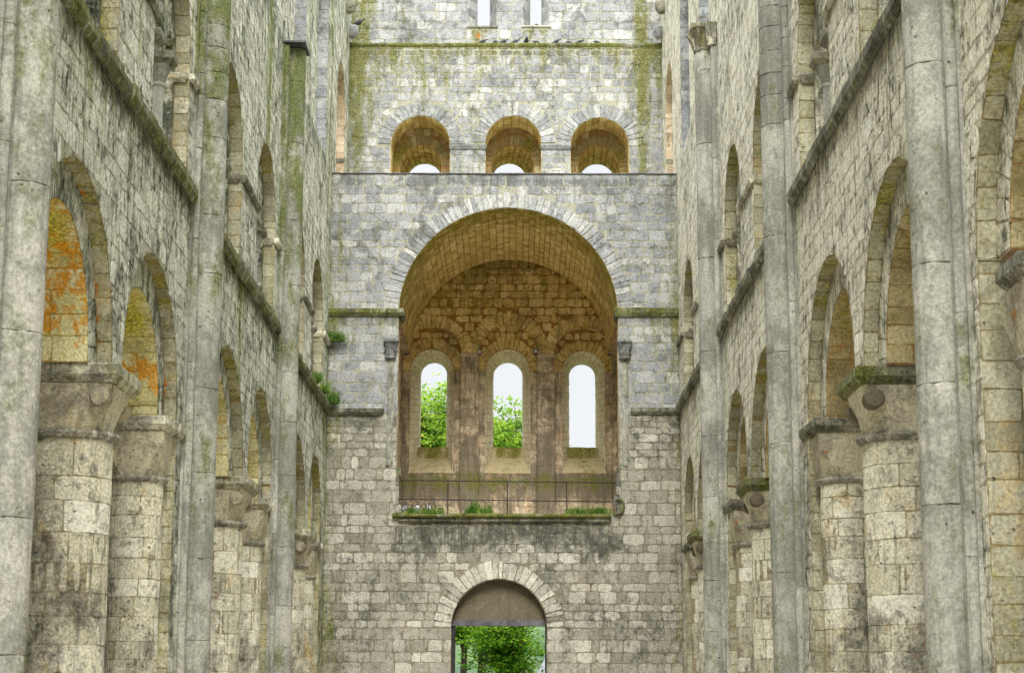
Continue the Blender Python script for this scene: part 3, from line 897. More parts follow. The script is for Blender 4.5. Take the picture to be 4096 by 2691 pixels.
# ------------------------------------------------------------------ tall wall shafts
def wall_shaft(sgn, W, y, top, label, cap=None, moss=0., drums=99., dirt=0.):
    X = lambda p: sgn * (W - p)
    t = thing('wall_shaft', label, 'engaged shaft', (X(0), y, GZ), 'tall shafts rising up the nave walls')
    def st(x, yy, z):
        m = .16 + .06 * np.sin(z * 1.7 + y) + moss * np.clip((z - 4) / 10, 0, 1)
        m += (.24 if moss > .15 else .1) * below(z, top, 1.6 if moss > .15 else .4) + (.5 * gauss(yy - (y + .22), .1) if moss > .15 else 0) + 0 * x
        m += np.where(z > drums, .30 * np.maximum(0, np.sin(z * 3.1 + 1)), 0) * (moss > .15)
        return m, .0 * x, .30 + .15 * np.sin(z * 2.3 + y) + dirt * (z > drums)
    g = Geo()
    x0, x1 = sorted((X(-.01), X(.05)))
    es = edges(GZ, top, .9, 1.9)
    for a, b in zip(es[:-1], es[1:]):
        box(g, x0, x1, y - .58, y + .57, a + .001, b - .001, tint=random.uniform(.3, .7), jit=.001)
    for p, hw in ((.10, .36), (.15, .325)):
        x0, x1 = sorted((X(.04), X(p)))
        box(g, x0, x1, y - hw, y + hw, GZ, top, tint=.4)
    g.build('pilaster', M['shaft'], t, st, smooth=False)
    def seg_cyl(gg, cy, p, r, z0, z1, lo, hi, n):
        es = edges(z0, min(z1, drums), lo, hi) + (edges(drums, z1, .38, .6)[1:] if z1 > drums else [])
        a = np.linspace(0, 2 * PI, n, endpoint=False)
        for z_a, z_b in zip(es[:-1], es[1:]):
            dx, dy, dr = rng.normal(0, .0025, 3)
            rr = r + dr * .5; k = .009
            R = []
            m = max(2, int((z_b - z_a) / .2))
            for zz, q in [(z_a + .002, rr - k), (z_a + .012, rr)] + [(z_a + (z_b - z_a) * i / m, rr) for i in range(1, m)] + [(z_b - .012, rr), (z_b - .002, rr - k)]:
                w = 1 + rng.normal(0, .003, n)
                R.append(np.stack([X(p) + dx + q * w * np.cos(a), cy + dy + q * w * np.sin(a), np.full(n, zz) + (rng.normal(0, .006, n) if q < rr else 0)], 1))
            loft(gg, R, tint=random.random())
    g = Geo(); seg_cyl(g, y, .205, .30, GZ, top, 1.0, 2.3, 32)
    g.build('main_shaft', M['shaft'], t, st)
    for s_ in (-1, 1):
        g = Geo(); seg_cyl(g, y + s_ * .455, .085, .078, GZ, top, 1.3, 2.6, 16)
        g.build('side_roll', M['shaft'], t, st)
    if cap == 'lead':
        g = Geo()
        es = np.linspace(-.6, .5, 9)
        x0, x1 = sorted((X(-.02), X(.54)))
        for k in range(8):
            z = top + .03 + .03 * math.sin(k * 1.9)
            box(g, x0, x1, y + es[k], y + es[k + 1], z, z + .035, jit=.008)
        g.build('flashing', M['lead'], t, smooth=False)
    if cap == 'carved':
        g = Geo()
        loft(g, [super_ring(X(.22), y, r, z, p, 24) for r, z, p in ((.30, top, 2), (.31, top + .02, 2), (.32, top + .07, 2), (.27, top + .1, 2),
             (.28, top + .25, 2.1), (.31, top + .42, 2.6), (.36, top + .52, 4), (.40, top + .56, 6), (.40, top + .66, 8))])
        for a in range(8):
            th = a * PI / 4 + .3
            R = []
            for k in range(5):
                q = .27 + .04 * k + (.02 if k == 4 else 0)
                R.append(np.array([(X(.26) + q * math.cos(th + e), y + q * math.sin(th + e), top + .12 + .1 * k) for e in (-.12, 0, .12)] +
                                  [(X(.26) + (q + .035) * math.cos(th), y + (q + .035) * math.sin(th), top + .12 + .1 * k)]))
            loft(g, R, .3)
        g.build('capital', M['capital'], t, lambda x, y, z: (.35 + 0 * x, .2 + 0 * x, .4 + 0 * x))
        g = Geo(); x0, x1 = sorted((X(0), X(.34)))
        loft(g, [super_ring(X(.12), y - .44, r, z, p, 16) for r, z, p in ((.1, top, 2), (.14, top + .04, 2), (.12, top + .1, 2), (.16, top + .5, 5), (.18, top + .6, 8))])
        g.build('small_capital', M['pillar'], t, lambda x, y, z: (.4 + 0 * x, .2 + 0 * x, .4 + 0 * x))
    return t
wall_shaft(-1, WL, PIER[-1][0], 17.2, 'massive grey-green wall shaft along the left edge of the photo', moss=.22)
wall_shaft(-1, WL, PIER[-1][1], 17.2, 'tall wall shaft on the green wall, smooth below and bright moss-banded near the top', moss=.26, drums=10.6)
wall_shaft(-1, WL, PIER[-1][2], 15.78, 'mossy wall shaft ending under a lead cap, nearest the left side of the west wall', cap='lead', moss=.3)
wall_shaft(1, WR, PIER[1][0], 17.2, 'widest smooth grey wall shaft on the right side of the nave', moss=-.12)
wall_shaft(1, WR, PIER[1][1], 17.2, 'middle plain grey wall shaft of the cream nave wall', moss=-.12, drums=10.2, dirt=.35)
wall_shaft(1, WR, PIER[1][2], 15.85, 'slender grey wall shaft topped by a carved capital', cap='carved', moss=-.1)

# ------------------------------------------------------------------ west wall with its vaulted tribune
ww = thing('west_wall', 'great grey west wall with vaulted recess, three tall windows and arched portal', 'wall', (0, D, GZ))
wp = west_place(D)
port = Op(-.52, 1.40, 2.32, GZ, .52)
vault = Op(-.28, 3.31, 11.64, 5.5, .52)
gl = Geo(); gh = Geo()
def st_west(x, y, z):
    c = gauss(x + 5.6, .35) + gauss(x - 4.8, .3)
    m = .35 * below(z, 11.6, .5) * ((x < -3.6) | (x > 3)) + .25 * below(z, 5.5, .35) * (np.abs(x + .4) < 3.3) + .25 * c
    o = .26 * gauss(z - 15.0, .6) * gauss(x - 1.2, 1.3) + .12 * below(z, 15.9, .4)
    d = .22 * gauss(z - 4.9, .6) * (np.abs(x + .3) < 3.4) + .15 * gauss(z - 2.2, 1.3) * (x > 2) + .15 * gauss(z - 3, 2) * (x < -4) + .1 * (z > 13) + .45 * below(z, 15.95, .35) + .5 * below(z, 5.4, .5) * (np.abs(x + .4) < 3.2) + .35 * below(z, 11.55, .35) + .35 * below(z, 8.55, .4)  # includes darker bands just below coping, strings and ledge
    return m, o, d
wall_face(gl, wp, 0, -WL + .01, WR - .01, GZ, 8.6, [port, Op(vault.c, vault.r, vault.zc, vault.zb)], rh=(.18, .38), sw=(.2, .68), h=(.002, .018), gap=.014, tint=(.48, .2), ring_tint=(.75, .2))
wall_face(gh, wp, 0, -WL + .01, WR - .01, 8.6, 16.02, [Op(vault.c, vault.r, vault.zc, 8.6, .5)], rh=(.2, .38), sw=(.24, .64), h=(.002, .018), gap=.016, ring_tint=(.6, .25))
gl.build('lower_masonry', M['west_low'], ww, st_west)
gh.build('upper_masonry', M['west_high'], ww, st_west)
# portal: jambs, tympanum, lintel, frame, passage
g = Geo(); soffit(g, wp, port, 0, .5)
g.build('portal_jamb', M['west_low'], ww, lambda x, y, z: (.1 + 0 * x, 0 * x, .2 + 0 * x))
g = Geo()
ft = lambda u, v, hh: wp(port.c + v * port.r * np.cos(u), port.zc + .22 + v * (port.r - 0) * np.sin(u) * .93, .38 - hh)
grid(g, lambda u, v, hh: wp(u, v * port.top(u, .02) + (1 - v) * 2.5, .38 - hh), port.c - port.r, port.c + port.r, 0, 1, 30, 6, tint=.5, mort=0, noise=.004)
g.build('tympanum', M['plaster'], ww, lambda x, y, z: (.05 + 0 * x, .15 + 0 * x, .3 * gauss(z - 3.7, .5)))
g = Geo(); box(g, port.c - port.r + .01, port.c + port.r - .01, D + .3, D + .62, 2.375, 2.55)
g.build('lintel', M['steel'], ww)
for x0, x1 in ((-1.915, -1.81), (.83, .875)):
    g = Geo(); box(g, min(x0, x1), max(x0, x1), D + .34, D + .6, GZ, 2.374); g.build('door_post', M['iron'], ww)
g = Geo()
for x in (-3.6, 2.6):
    grid(g, lambda u, v, hh, x=x: np.stack([x + hh + 0 * u, u, v], 1), D + .5, 66.5, GZ, 4.4, 8, 5, mort=0)
grid(g, lambda u, v, hh: np.stack([u, v, 4.4 - hh + 0 * u], 1), -3.6, 2.6, D + .5, 66.5, 6, 8, mort=0)
for a, b in ((-3.6, port.c - port.r), (port.c + port.r, 2.6)):
    grid(g, lambda u, v, hh: wp(u, v, .5 + hh), a, b, GZ, 4.4, 2, 4, mort=0)
grid(g, lambda u, v, hh: wp(u, v, .505 + hh), port.c - port.r, port.c + port.r, 2.56, 4.4, 2, 2, mort=0)
g.build('porch_passage', M['west_low'], ww)
# recess: vault, side walls, floor
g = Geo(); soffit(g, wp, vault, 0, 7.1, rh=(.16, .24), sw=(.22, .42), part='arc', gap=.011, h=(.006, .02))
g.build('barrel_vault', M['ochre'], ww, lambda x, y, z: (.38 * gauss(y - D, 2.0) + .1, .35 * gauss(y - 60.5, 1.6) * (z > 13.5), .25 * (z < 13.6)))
g = Geo()
soffit(g, wp, Op(vault.c, vault.r, vault.zc, 5.5), 0, .62, part='jambs')
for x, sg in ((vault.c - 3.62, 1), (vault.c + 3.62, -1)):
    fs = lambda u, v, hh, x=x, sg=sg: np.stack([x + sg * hh + 0 * u, u, v], 1)
    grid(g, fs, D + .6, DB, 5.5, 11.7, 8, 6)
    rr = edges(5.5, 11.7, .28, .36); L = []
    for a, b in zip(rr[:-1], rr[1:]):
        e2 = edges(D + .62, DB, .35, .7); L += [(p, q, a, b) for p, q in zip(e2[:-1], e2[1:])]
    stones(g, fs, L)
    a, b = sorted((x, vault.c - sg * vault.r))
    grid(g, lambda u, v, hh: wp(u, v, .62 + hh), a, b, 5.5, 11.7, 1, 4)
    grid(g, lambda u, v, hh: np.stack([u, v, 11.68 - hh + 0 * u], 1), a, b, D + .6, DB, 1, 4)
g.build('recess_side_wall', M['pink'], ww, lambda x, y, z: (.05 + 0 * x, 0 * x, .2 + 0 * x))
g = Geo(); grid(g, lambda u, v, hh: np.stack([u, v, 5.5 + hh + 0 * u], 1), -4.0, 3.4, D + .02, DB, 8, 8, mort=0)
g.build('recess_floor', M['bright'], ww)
# back wall
bl = [Op(-2.88, .98, 11.67, 5.5, .44), Op(-.31, .985, 11.72, 5.5, .45), Op(2.22, .97, 11.65, 5.5, .44)]
bp = west_place(62.8)
g = Geo(); gk = Geo()
wall_face(g, bp, 0, vault.c - 3.6, vault.c + 3.6, 11.62, 14.94, [Op(o.c, o.r, o.zc, 11.62 - 1, o.w) for o in bl], rh=(.22, .32), sw=(.3, .6), h=(.01, .03),
          gap=.022, vtop=lambda u: float(vault.top(u, .03)) if abs(u - vault.c) < 3.33 else 11.66, tint=(.6, .2), ring_tint=(.5, .15))
wall_face(gk, bp, 0, vault.c - 3.62, vault.c + 3.62, 5.5, 11.62, [Op(o.c, o.r, 11.63, 5.5) for o in bl], rh=(.28, .38), sw=(.28, .6), ring=False, h=(.003, .01))
for o in bl:
    soffit(g, bp, Op(o.c, o.r, o.zc, 11.62), 0, .27, h=(.003, .01)); soffit(gk, bp, Op(o.c, o.r, 11.62, 5.5), 0, .27, part='jambs', h=(.003, .01))
wn = [(Op(-2.88, .73, 11.17, 7.72), Op(-2.89, .46, 11.32, 8.0)), (Op(-.32, .755, 11.15, 7.72), Op(-.33, .51, 11.28, 8.0)), (Op(2.22, .73, 11.12, 7.72), Op(2.24, .465, 11.27, 8.0))]
b2 = west_place(DB)
for o, (w, w2) in zip(bl, wn):
    wall_face(gk, b2, 0, o.c - o.r, o.c + o.r, 5.5, 11.17, [Op(w.c, w.r, 11.171, w.zb)], rh=(.3, .4), sw=(.3, .5), ring=False, h=(.003, .01), gap=.01)
    wall_face(g, b2, 0, o.c - o.r, o.c + o.r, 11.17 - .05, 12.75, [Op(w.c, w.r, w.zc, 10, .4)], rh=(.2, .26), sw=(.2, .4), vtop=lambda u, o=o: float(o.top(u, .02)), gap=.02, ring_tint=(.4, .12), tint=(.5, .2))
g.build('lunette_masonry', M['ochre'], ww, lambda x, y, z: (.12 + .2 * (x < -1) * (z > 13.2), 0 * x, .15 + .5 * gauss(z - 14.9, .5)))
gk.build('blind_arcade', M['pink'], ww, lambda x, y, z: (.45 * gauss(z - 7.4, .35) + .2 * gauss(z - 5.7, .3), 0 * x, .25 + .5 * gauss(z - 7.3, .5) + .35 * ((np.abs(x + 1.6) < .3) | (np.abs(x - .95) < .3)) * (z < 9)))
for w, w2 in wn:
    e = bpy.data.objects.new('window', None); C.objects.link(e); e.parent = ww; e.location = (w.c, DB - D, 8 - GZ)
    g = Geo(); soffit(g, b2, w, 0, 1.5, w2, rh=(.18, .28), sw=(.16, .4), h=(.006, .024)); soffit(g, b2, w2, 1.5, 1.95, rh=(.2, .3))
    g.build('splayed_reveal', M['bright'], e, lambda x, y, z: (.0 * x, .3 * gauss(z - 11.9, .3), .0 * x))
    g = Geo()
    sx = lambda k: w.r + (w2.r - w.r) * k + .03
    P = []
    for dd, zz in ((-.01, 7.70), (0, 7.77), (.35, 7.95), (.7, 8.13), (1.05, 8.32), (1.07, 8.36), (1.1, 8.66), (1.14, 8.72), (1.95, 8.74)):
        k = min(max(dd, 0) / 1.5, 1); hw = sx(k)
        P.append(np.array([(w.c + t * hw, DB + dd, zz + rng.normal(0, .008)) for t in np.linspace(-1, 1, 7)]))
    loft(g, P, cap=False, closed=False)
    g.build('sill', M['sill'], e, lambda x, y, z: (.32 * (z > 8.34) + .2 * gauss(x - w.c - .1, .3), 0 * x, .3 * (z > 8.4)))
# thin springer stones at the head of the inner pilasters
for a, b in ((-1.92, -1.28), (.65, 1.27)):
    g = Geo(); slab(g, a, b, 62.76, 62.95, 11.6, 11.72, .01); g.build('impost', M['pink'], ww)
# strings, ledge, copings
def piece(name, x0, x1, y0, y1, z0, z1, mat, st=None, chm=.06, par=ww):
    g = Geo(); slab(g, x0, x1, y0, y1, z0, z1, chm); return g.build(name, M[mat], par, st)
mo = lambda x, y, z: (.45 + 0 * x, .05 + 0 * x, .25 + 0 * x)
lo_ = lambda x, y, z: (.1 + 0 * x, .05 + 0 * x, .35 + 0 * x)
piece('string_course', -WL, -3.42, D - .14, D, 11.58, 11.8, 'string', mo)
piece('string_course', 2.93, WR, D - .14, D, 11.58, 11.84, 'string', mo)
piece('vault_impost', -3.6, -3.42, D + .01, D + .7, 11.5, 11.78, 'string', lo_)
piece('vault_impost', 2.93, 3.1, D + .01, D + .7, 11.5, 11.78, 'string', lo_)
piece('string_course', -WL, -3.98, D - .13, D, 8.56, 8.76, 'string', lo_)
piece('string_course', 3.37, WR, D - .13, D, 8.6, 8.8, 'string', lo_)
piece('ledge', -3.68, 2.78, D - .22, D + .3, 5.49, 5.62, 'string', mo)
piece('ledge_moulding', -3.5, 2.72, D - .12, D, 5.36, 5.488, 'string', lo_)
piece('coping', -WL, WR, D - .05, D + .12, 16.02, 16.05, 'lead', None, .0)
g = Geo(); grid(g, lambda u, v, hh: np.stack([u, v, 16.0 + hh + 0 * u], 1), -WL, WR, D, D2 + 2, 6, 6, mort=0)
g.build('tribune_floor', M['west_low'], ww)
# corner shafts of the recess with worn carved capitals, broken stones below
for xc, sg in ((-3.8, 1), (3.22, -1)):
    e = bpy.data.objects.new('corner_shaft', None); C.objects.link(e); e.parent = ww; e.location = (xc, 0, 7 - GZ)
    g = Geo(); cyl_stones(g, xc, D + .1, .15, 7.05, 10.28, rh=(.35, .6), sw=(.5, .9), h=(.002, .006), gap=.005)
    g.build('shaft', M['west_high'], e, lambda x, y, z: (.05 + 0 * x, .1 + 0 * x, .2 + 0 * x))
    g = Geo()
    loft(g, [super_ring(xc, D, r, z, p, 20) + rng.normal(0, .008, (20, 3)) for r, z, p in ((.16, 10.26, 2), (.19, 10.29, 2), (.165, 10.33, 2), (.17, 10.5, 2.4), (.2, 10.68, 5), (.21, 10.72, 8))])
    for k in range(14):
        a = random.uniform(PI, 2 * PI); q = .17 + random.random() * .03
        loft(g, [super_ring(xc + q * math.cos(a), D + q * math.sin(a), r, z, 2, 6) for z0 in [random.uniform(10.36, 10.64)] for r, z in ((.005, z0 - .05), (.03, z0), (.005, z0 + .04))], .2)
    g.build('capital', M['west_high'], e, lambda x, y, z: (.1 + 0 * x, .2 + 0 * x, .5 + 0 * x))
    piece('impost', xc - .22, xc + .22, D - .22, D + .3, 10.72, 10.86, 'west_high', lo_, .06, e)
g = Geo()
for z in np.arange(5.66, 7.0, .27):
    box(g, -3.62, -3.46 + random.uniform(-.06, .05), D - .015, D + .7, z, z + .25, random.random(), jit=.012)
    box(g, 2.9 + random.uniform(-.05, .07), 3.06, D - .015, D + .7, z, z + .25, random.random(), jit=.012)
g.build('broken_jamb', M['west_low'], ww, lambda x, y, z: (.2 + 0 * x, 0 * x, .3 + 0 * x))
# horseshoe-shaped carved fragment on the right end of the ledge
fr = thing('carved_fragment', 'horseshoe-shaped carved stone fragment at the right end of the recess ledge', 'stone fragment', (2.97, D - .12, 5.63))
g = Geo(); th = np.linspace(-.2 * PI, 1.1 * PI, 16) - PI * .45
tube(g, np.stack([2.97 + .17 * np.cos(th), np.full(16, D - .1), 5.86 + .21 * np.sin(th)], 1), .045, 8, .4)
box(g, 2.84, 3.06, D - .16, D - .02, 5.62, 5.68, .3, jit=.01)
g.build('stone', M['west_low'], fr, lambda x, y, z: (.3 + 0 * x, 0 * x, .5 + 0 * x))

# upper west wall over the tribune
up = west_place(D2)
uo = [Op(-3.26, .99, 18.48, 16.0, .5), Op(-.15, .935, 18.54, 16.0, .5), Op(2.735, .975, 18.44, 16.0, .5)]
def st_up(x, y, z):
    m = .42 * below(z, 22.0, .3) + .2 * below(z, 22, 1.6) + .36 * gauss(x + 5.5, .5) + .46 * gauss(x - 4.15, .22) + .16 * gauss(x - 4.6, .5)
    m += .12 * gauss(z - 20.6, 1.2) * (x < -1)
    m += .3 * gauss(x + 5.2, .35) * (z > 22)
    for xc, w in ((-1.22, .5), (.61, .48)):
        m += .55 * below(z, 22.85, .45) * (np.abs(x - xc) < w) * (z > 22)
    o = .34 * below(z, 22.0, .6) * (gauss(x + 2.2, .35) + gauss(x - 2.2, .4) + gauss(x - .3, .3)) + .6 * gauss(x + 1.3, .3) * (z > 22.05) * (z < 22.7)
    return m, o, .1 + .3 * gauss(x + 3.9, .3) * (z > 22) + .4 * below(z, 21.9, .5)  # last value includes a darker band just below the offset coping
g = Geo()
wall_face(g, up, 0, -WL + .01, WR - .01, 16.0, 22.0, uo, rh=(.19, .33), sw=(.24, .56), h=(.002, .016), gap=.02, ring_tint=(.5, .2))
g.build('upper_wall', M['west_high'], ww, st_up)
g = Geo()
for o in uo: soffit(g, up, o, 0, 1.32, rh=(.2, .3))
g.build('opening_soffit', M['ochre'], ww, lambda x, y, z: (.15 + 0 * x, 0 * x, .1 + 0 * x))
so = [(Op(-3.32, .72, 18.12, 16.0, .36), Op(-3.3, .62, 18.32, 16.0)), (Op(-.18, .72, 18.12, 16.0, .36), Op(-.31, .61, 18.34, 16.0)), (Op(2.76, .72, 18.12, 16.0, .36), Op(2.8, .62, 18.32, 16.0))]
sp = west_place(D2 + 1.32)
g = Geo(); g2 = Geo()
for o, (a, b) in zip(uo, so):
    wall_face(g, sp, 0, o.c - o.r - .05, o.c + o.r + .05, 16.0, 19.6, [a], rh=(.24, .32), sw=(.25, .5), vtop=lambda u, o=o: float(o.top(u, .06)), gap=.03, h=(.003, .012), ring_tint=(.3, .15))
    soffit(g2, sp, a, 0, 2.6, b, rh=(.2, .3), sw=(.2, .34), gap=.02, h=(.004, .014))
g.build('rear_arch_wall', M['soffit_right'], ww, lambda x, y, z: (.75 * gauss(x + 4.0, .45) * gauss(z - 18.4, .6) + .85 * gauss(x - .35, .25) * gauss(z - 18.85, .25) + .6 * gauss(x - 3.5, .2) * gauss(z - 18.5, .4), 0 * x, 0 * x))
g2.build('rear_arch_soffit', M['ochre'], ww, lambda x, y, z: (.2 + 0 * x, 0 * x, .1 + 0 * x))
for a, b in ((-2.30, -1.05), (.75, 1.79)):
    piece('impost', a, b, D2 - .07, D2 + .9, 18.3, 18.46, 'west_high', lo_, .03)
piece('offset_coping', -WL, WR, D2 - .05, DU + .02, 21.9, 22.03, 'string', lambda x, y, z: (.5 + .3 * np.sin(x * 3), .2 + 0 * x, .2 + 0 * x), .03)
g = Geo()
sl = [Op(-1.225, .475, 25.2, 22.85, 0), Op(.61, .44, 25.2, 22.87, 0)]
wall_face(g, west_place(DU), 0, -WL + .01, WR - .01, 22.03, 27.0, sl, rh=(.24, .36), sw=(.35, .7), h=(.004, .016))
g.build('top_wall', M['west_high'], ww, st_up)
for o, (c, r) in zip(sl, ((-1.2, .22), (.61, .2))):
    e = bpy.data.objects.new('slit_window', None); C.objects.link(e); e.parent = ww; e.location = (o.c, DU - D, o.zb - GZ)
    g = Geo(); soffit(g, west_place(DU), o, 0, .55, Op(c, r, 25.2, o.zb), rh=(.25, .4)); soffit(g, west_place(DU), Op(c, r, 25.2, o.zb), .55, .9)
    g.build('splayed_reveal', M['west_high'], e, lambda x, y, z: (.0 * x, 0 * x, .1 + 0 * x))
    g = Geo(); slab(g, o.c - o.r - .06, o.c + o.r + .06, DU - .04, DU + .9, o.zb - .07, o.zb + .012, .02)
    g.build('sill', M['string'], e)
# small bracket on the coping
bk = thing('wire_bracket', 'small dark wire frame standing on the long coping between two arched openings', 'bracket', (1.15, D + .05, 16.05))
g = Geo(); tube(g, [(1.03, D + .05, 16.04), (1.03, D + .05, 16.15), (1.27, D + .05, 16.15), (1.27, D + .05, 16.04)], .01, 5)
g.build('wire', M['iron'], bk)

# ------------------------------------------------------------------ railing, lamps, scroll ironwork
rl = thing('railing', 'thin dark iron railing across the foot of the vaulted recess', 'railing', (-.29, D + .1, 5.55))
for nm, z, x0, x1 in (('top_rail', 6.6, -3.5, 2.97), ('middle_rail', 6.04, -3.5, 2.78)):
    g = Geo(); tube(g, [(x0, D + .1, z + .03), ((x0 + x1) / 2, D + .1, z), (x1, D + .1, z - .03)], .017, 6); g.build(nm, M['iron'], rl)
for x in (-2.05, -.29, 1.47):
    g = Geo(); tube(g, [(x, D + .1, 5.5), (x, D + .1, 6.62)], .019, 6); g.build('post', M['iron'], rl)
sc = thing('scroll_ironwork', 'tangle of curled wrought iron at the left end of the recess ledge', 'ironwork', (-2.9, D + .02, 5.62))
for k, (cx, r, a0) in enumerate(((-3.36, .15, 0), (-3.22, .12, 2), (-2.98, .15, 1), (-2.78, .12, 3.3), (-2.52, .14, .5), (-2.3, .1, 2.5))):
    g = Geo(); t = np.linspace(0, 1, 26); th = a0 + t * 4.2 * PI * .75; q = r * (1 - .65 * t)
    tube(g, np.stack([cx + q * np.cos(th) + t * .04, D - .02 + .03 * np.sin(th * .5), 5.83 + q * np.sin(th)], 1), .011, 5); g.build('scroll', M['iron'], sc)
for k, x in enumerate((-3.3, -2.96, -2.62)):
    t = thing('spotlight', ['small round floodlight at the left end of the ledge, among curled iron', 'middle of the three small floodlights on the recess ledge',
              'floodlight nearest the weeds of the three on the recess ledge'][k], 'spotlight', (x, D + .18, 5.6), 'small floodlights on the recess ledge')
    a = np.linspace(0, 2 * PI, 16, endpoint=False)
    g = Geo(); loft(g, [np.stack([x + r * np.cos(a), np.full(16, y), 5.79 + r * np.sin(a)], 1) for r, y in ((.11, D + .1), (.115, D + .13), (.1, D + .22), (.05, D + .3))]); g.build('housing', M['lead'], t)
    g = Geo(); loft(g, [np.stack([x + r * np.cos(a), np.full(16, y), 5.79 + r * np.sin(a)], 1) for r, y in ((.06, D + .085), (.1, D + .095), (.1, D + .105))]); g.build('lens', M['glass'], t)
    g = Geo(); box(g, x - .02, x + .02, D + .14, D + .2, 5.51, 5.7); g.build('bracket', M['iron'], t)
for k, (x, z) in enumerate(((-3.76, 11.74), (-1.27, 11.74), (.61, 11.77), (3.12, 11.74))):
    t = thing('wall_lamp', ['black wall lamp left of the left tall window arch', 'black wall lamp between the left and middle tall windows', 'black wall lamp between the middle and right tall windows',
              'black wall lamp right of the right tall window arch'][k], 'wall lamp', (x, 62.8, z), 'black lamps on the blind arcade')
    g = Geo(); box(g, x - .06, x + .06, 62.55, 62.74, z - .1, z + .08, jit=.004); g.build('housing', M['iron'], t)
    g = Geo(); tube(g, [(x, 62.8, z + .02), (x, 62.72, z + .1), (x, 62.62, z + .09)], .02, 5); g.build('arm', M['iron'], t)
    g = Geo(); box(g, x - .045, x + .045, 62.54, 62.549, z - .08, z + .05); g.build('glass', M['glass'], t)

# ------------------------------------------------------------------ pigeons
def pigeon(x, y, z, ang, s=1.0, label='', pale=False, squat=0., grp='pigeons along the moss-edged ledge high on the west wall'):
    t = thing('pigeon', label, 'pigeon', (x, y, z), grp)
    # tail, body, neck, head, beak as one lofted body along +x'
    prof = [(-.17, .05, .012, .035), (-.12, .065, .018, .04), (-.07, .09, .055, .062), (-.02, .105, .078, .08), (.035, .12, .082, .082), (.08, .145, .062, .062),
            (.105, .175, .033, .034), (.115, .205, .03, .032), (.135, .222, .027, .03), (.16, .22, .018, .018), (.172, .215, .007, .007), (.19, .208, .003, .003)]
    R = []
    a = np.linspace(0, 2 * PI, 10, endpoint=False)
    ca, sa = math.cos(ang), math.sin(ang)
    for i, (px, pz, ry, rz) in enumerate(prof):
        pz = pz - (squat * .05 if i < 6 else squat * .1)
        v = [(px + (rz * .3 * math.sin(q) if i > 4 else 0), ry * math.cos(q), pz + rz * math.sin(q)) for q in a]
        R.append(np.array([(x + s * (ca * p - sa * q), y + s * (sa * p + ca * q), z + s * max(r, .005)) for p, q, r in v]))
    g = Geo(); loft(g, R); g.build('body', M['pigeon_pale' if pale else 'pigeon'], t)
    for k in (-1, 1):
        g = Geo(); p, q = .03, k * .025
        bx, by = x + s * (ca * p - sa * q), y + s * (sa * p + ca * q)
        tube(g, [(bx, by, z + s * .06), (bx, by, z + s * .005), (bx + s * .03 * ca, by + s * .03 * sa, z + s * .004)], .006 * s, 4); g.build('leg', M['twig'], t)
LX = [(-1.21, 0.1, 'leftmost dark pigeon of the row on the high mossy ledge'), (-.77, 1.7, 'upright pigeon second from the left in the ledge row'),
      (-.51, .15, 'stretched pigeon facing right, third from the left in the ledge row'), (-.10, .3, 'fourth pigeon from the left, wing half raised'),
      (.27, -1.4, 'small pale-breasted pigeon just left of the ledge row middle'), (.64, PI, 'pigeon lying flat below the right slit window'),
      (1.28, .1, 'plump pigeon alone right of the slit windows'), (1.73, 2.3, 'pigeon leaning over the ledge edge'), (2.08, 2.9, 'hunched pigeon third from the right end group'),
      (2.71, PI, 'rightmost pigeon on the ledge, far from the others')]
LX[8] = (2.08, .4, 'hunched pigeon, second from the right end of the ledge row')
for x, a, lb in LX:
    pigeon(x, D2 + .18, 22.035, a, 1.0, lb, squat=.9 if 'flat' in lb or 'leaning' in lb or 'rightmost' in lb else random.uniform(0, .4))
pigeon(-1.25, DU + .35, 22.866, 1.2, 1.0, 'grey pigeon on the sill of the left slit window', pale=True, grp='pigeons on the slit window sills')
pigeon(.63, DU + .35, 22.886, 1.6, 1.0, 'dark pigeon on the sill of the right slit window', grp='pigeons on the slit window sills')
pigeon(-5.36, 60.72, 22.53, .35, 1.15, 'dark pigeon on a corbel in the top left corner of the west wall', grp='pigeons in the corner')
pigeon(-(WL + .42), 29.36, 10.772, -.9, 1.15, 'pale pigeon on a gallery capital of the green wall', pale=True, grp='pigeon on the capital')

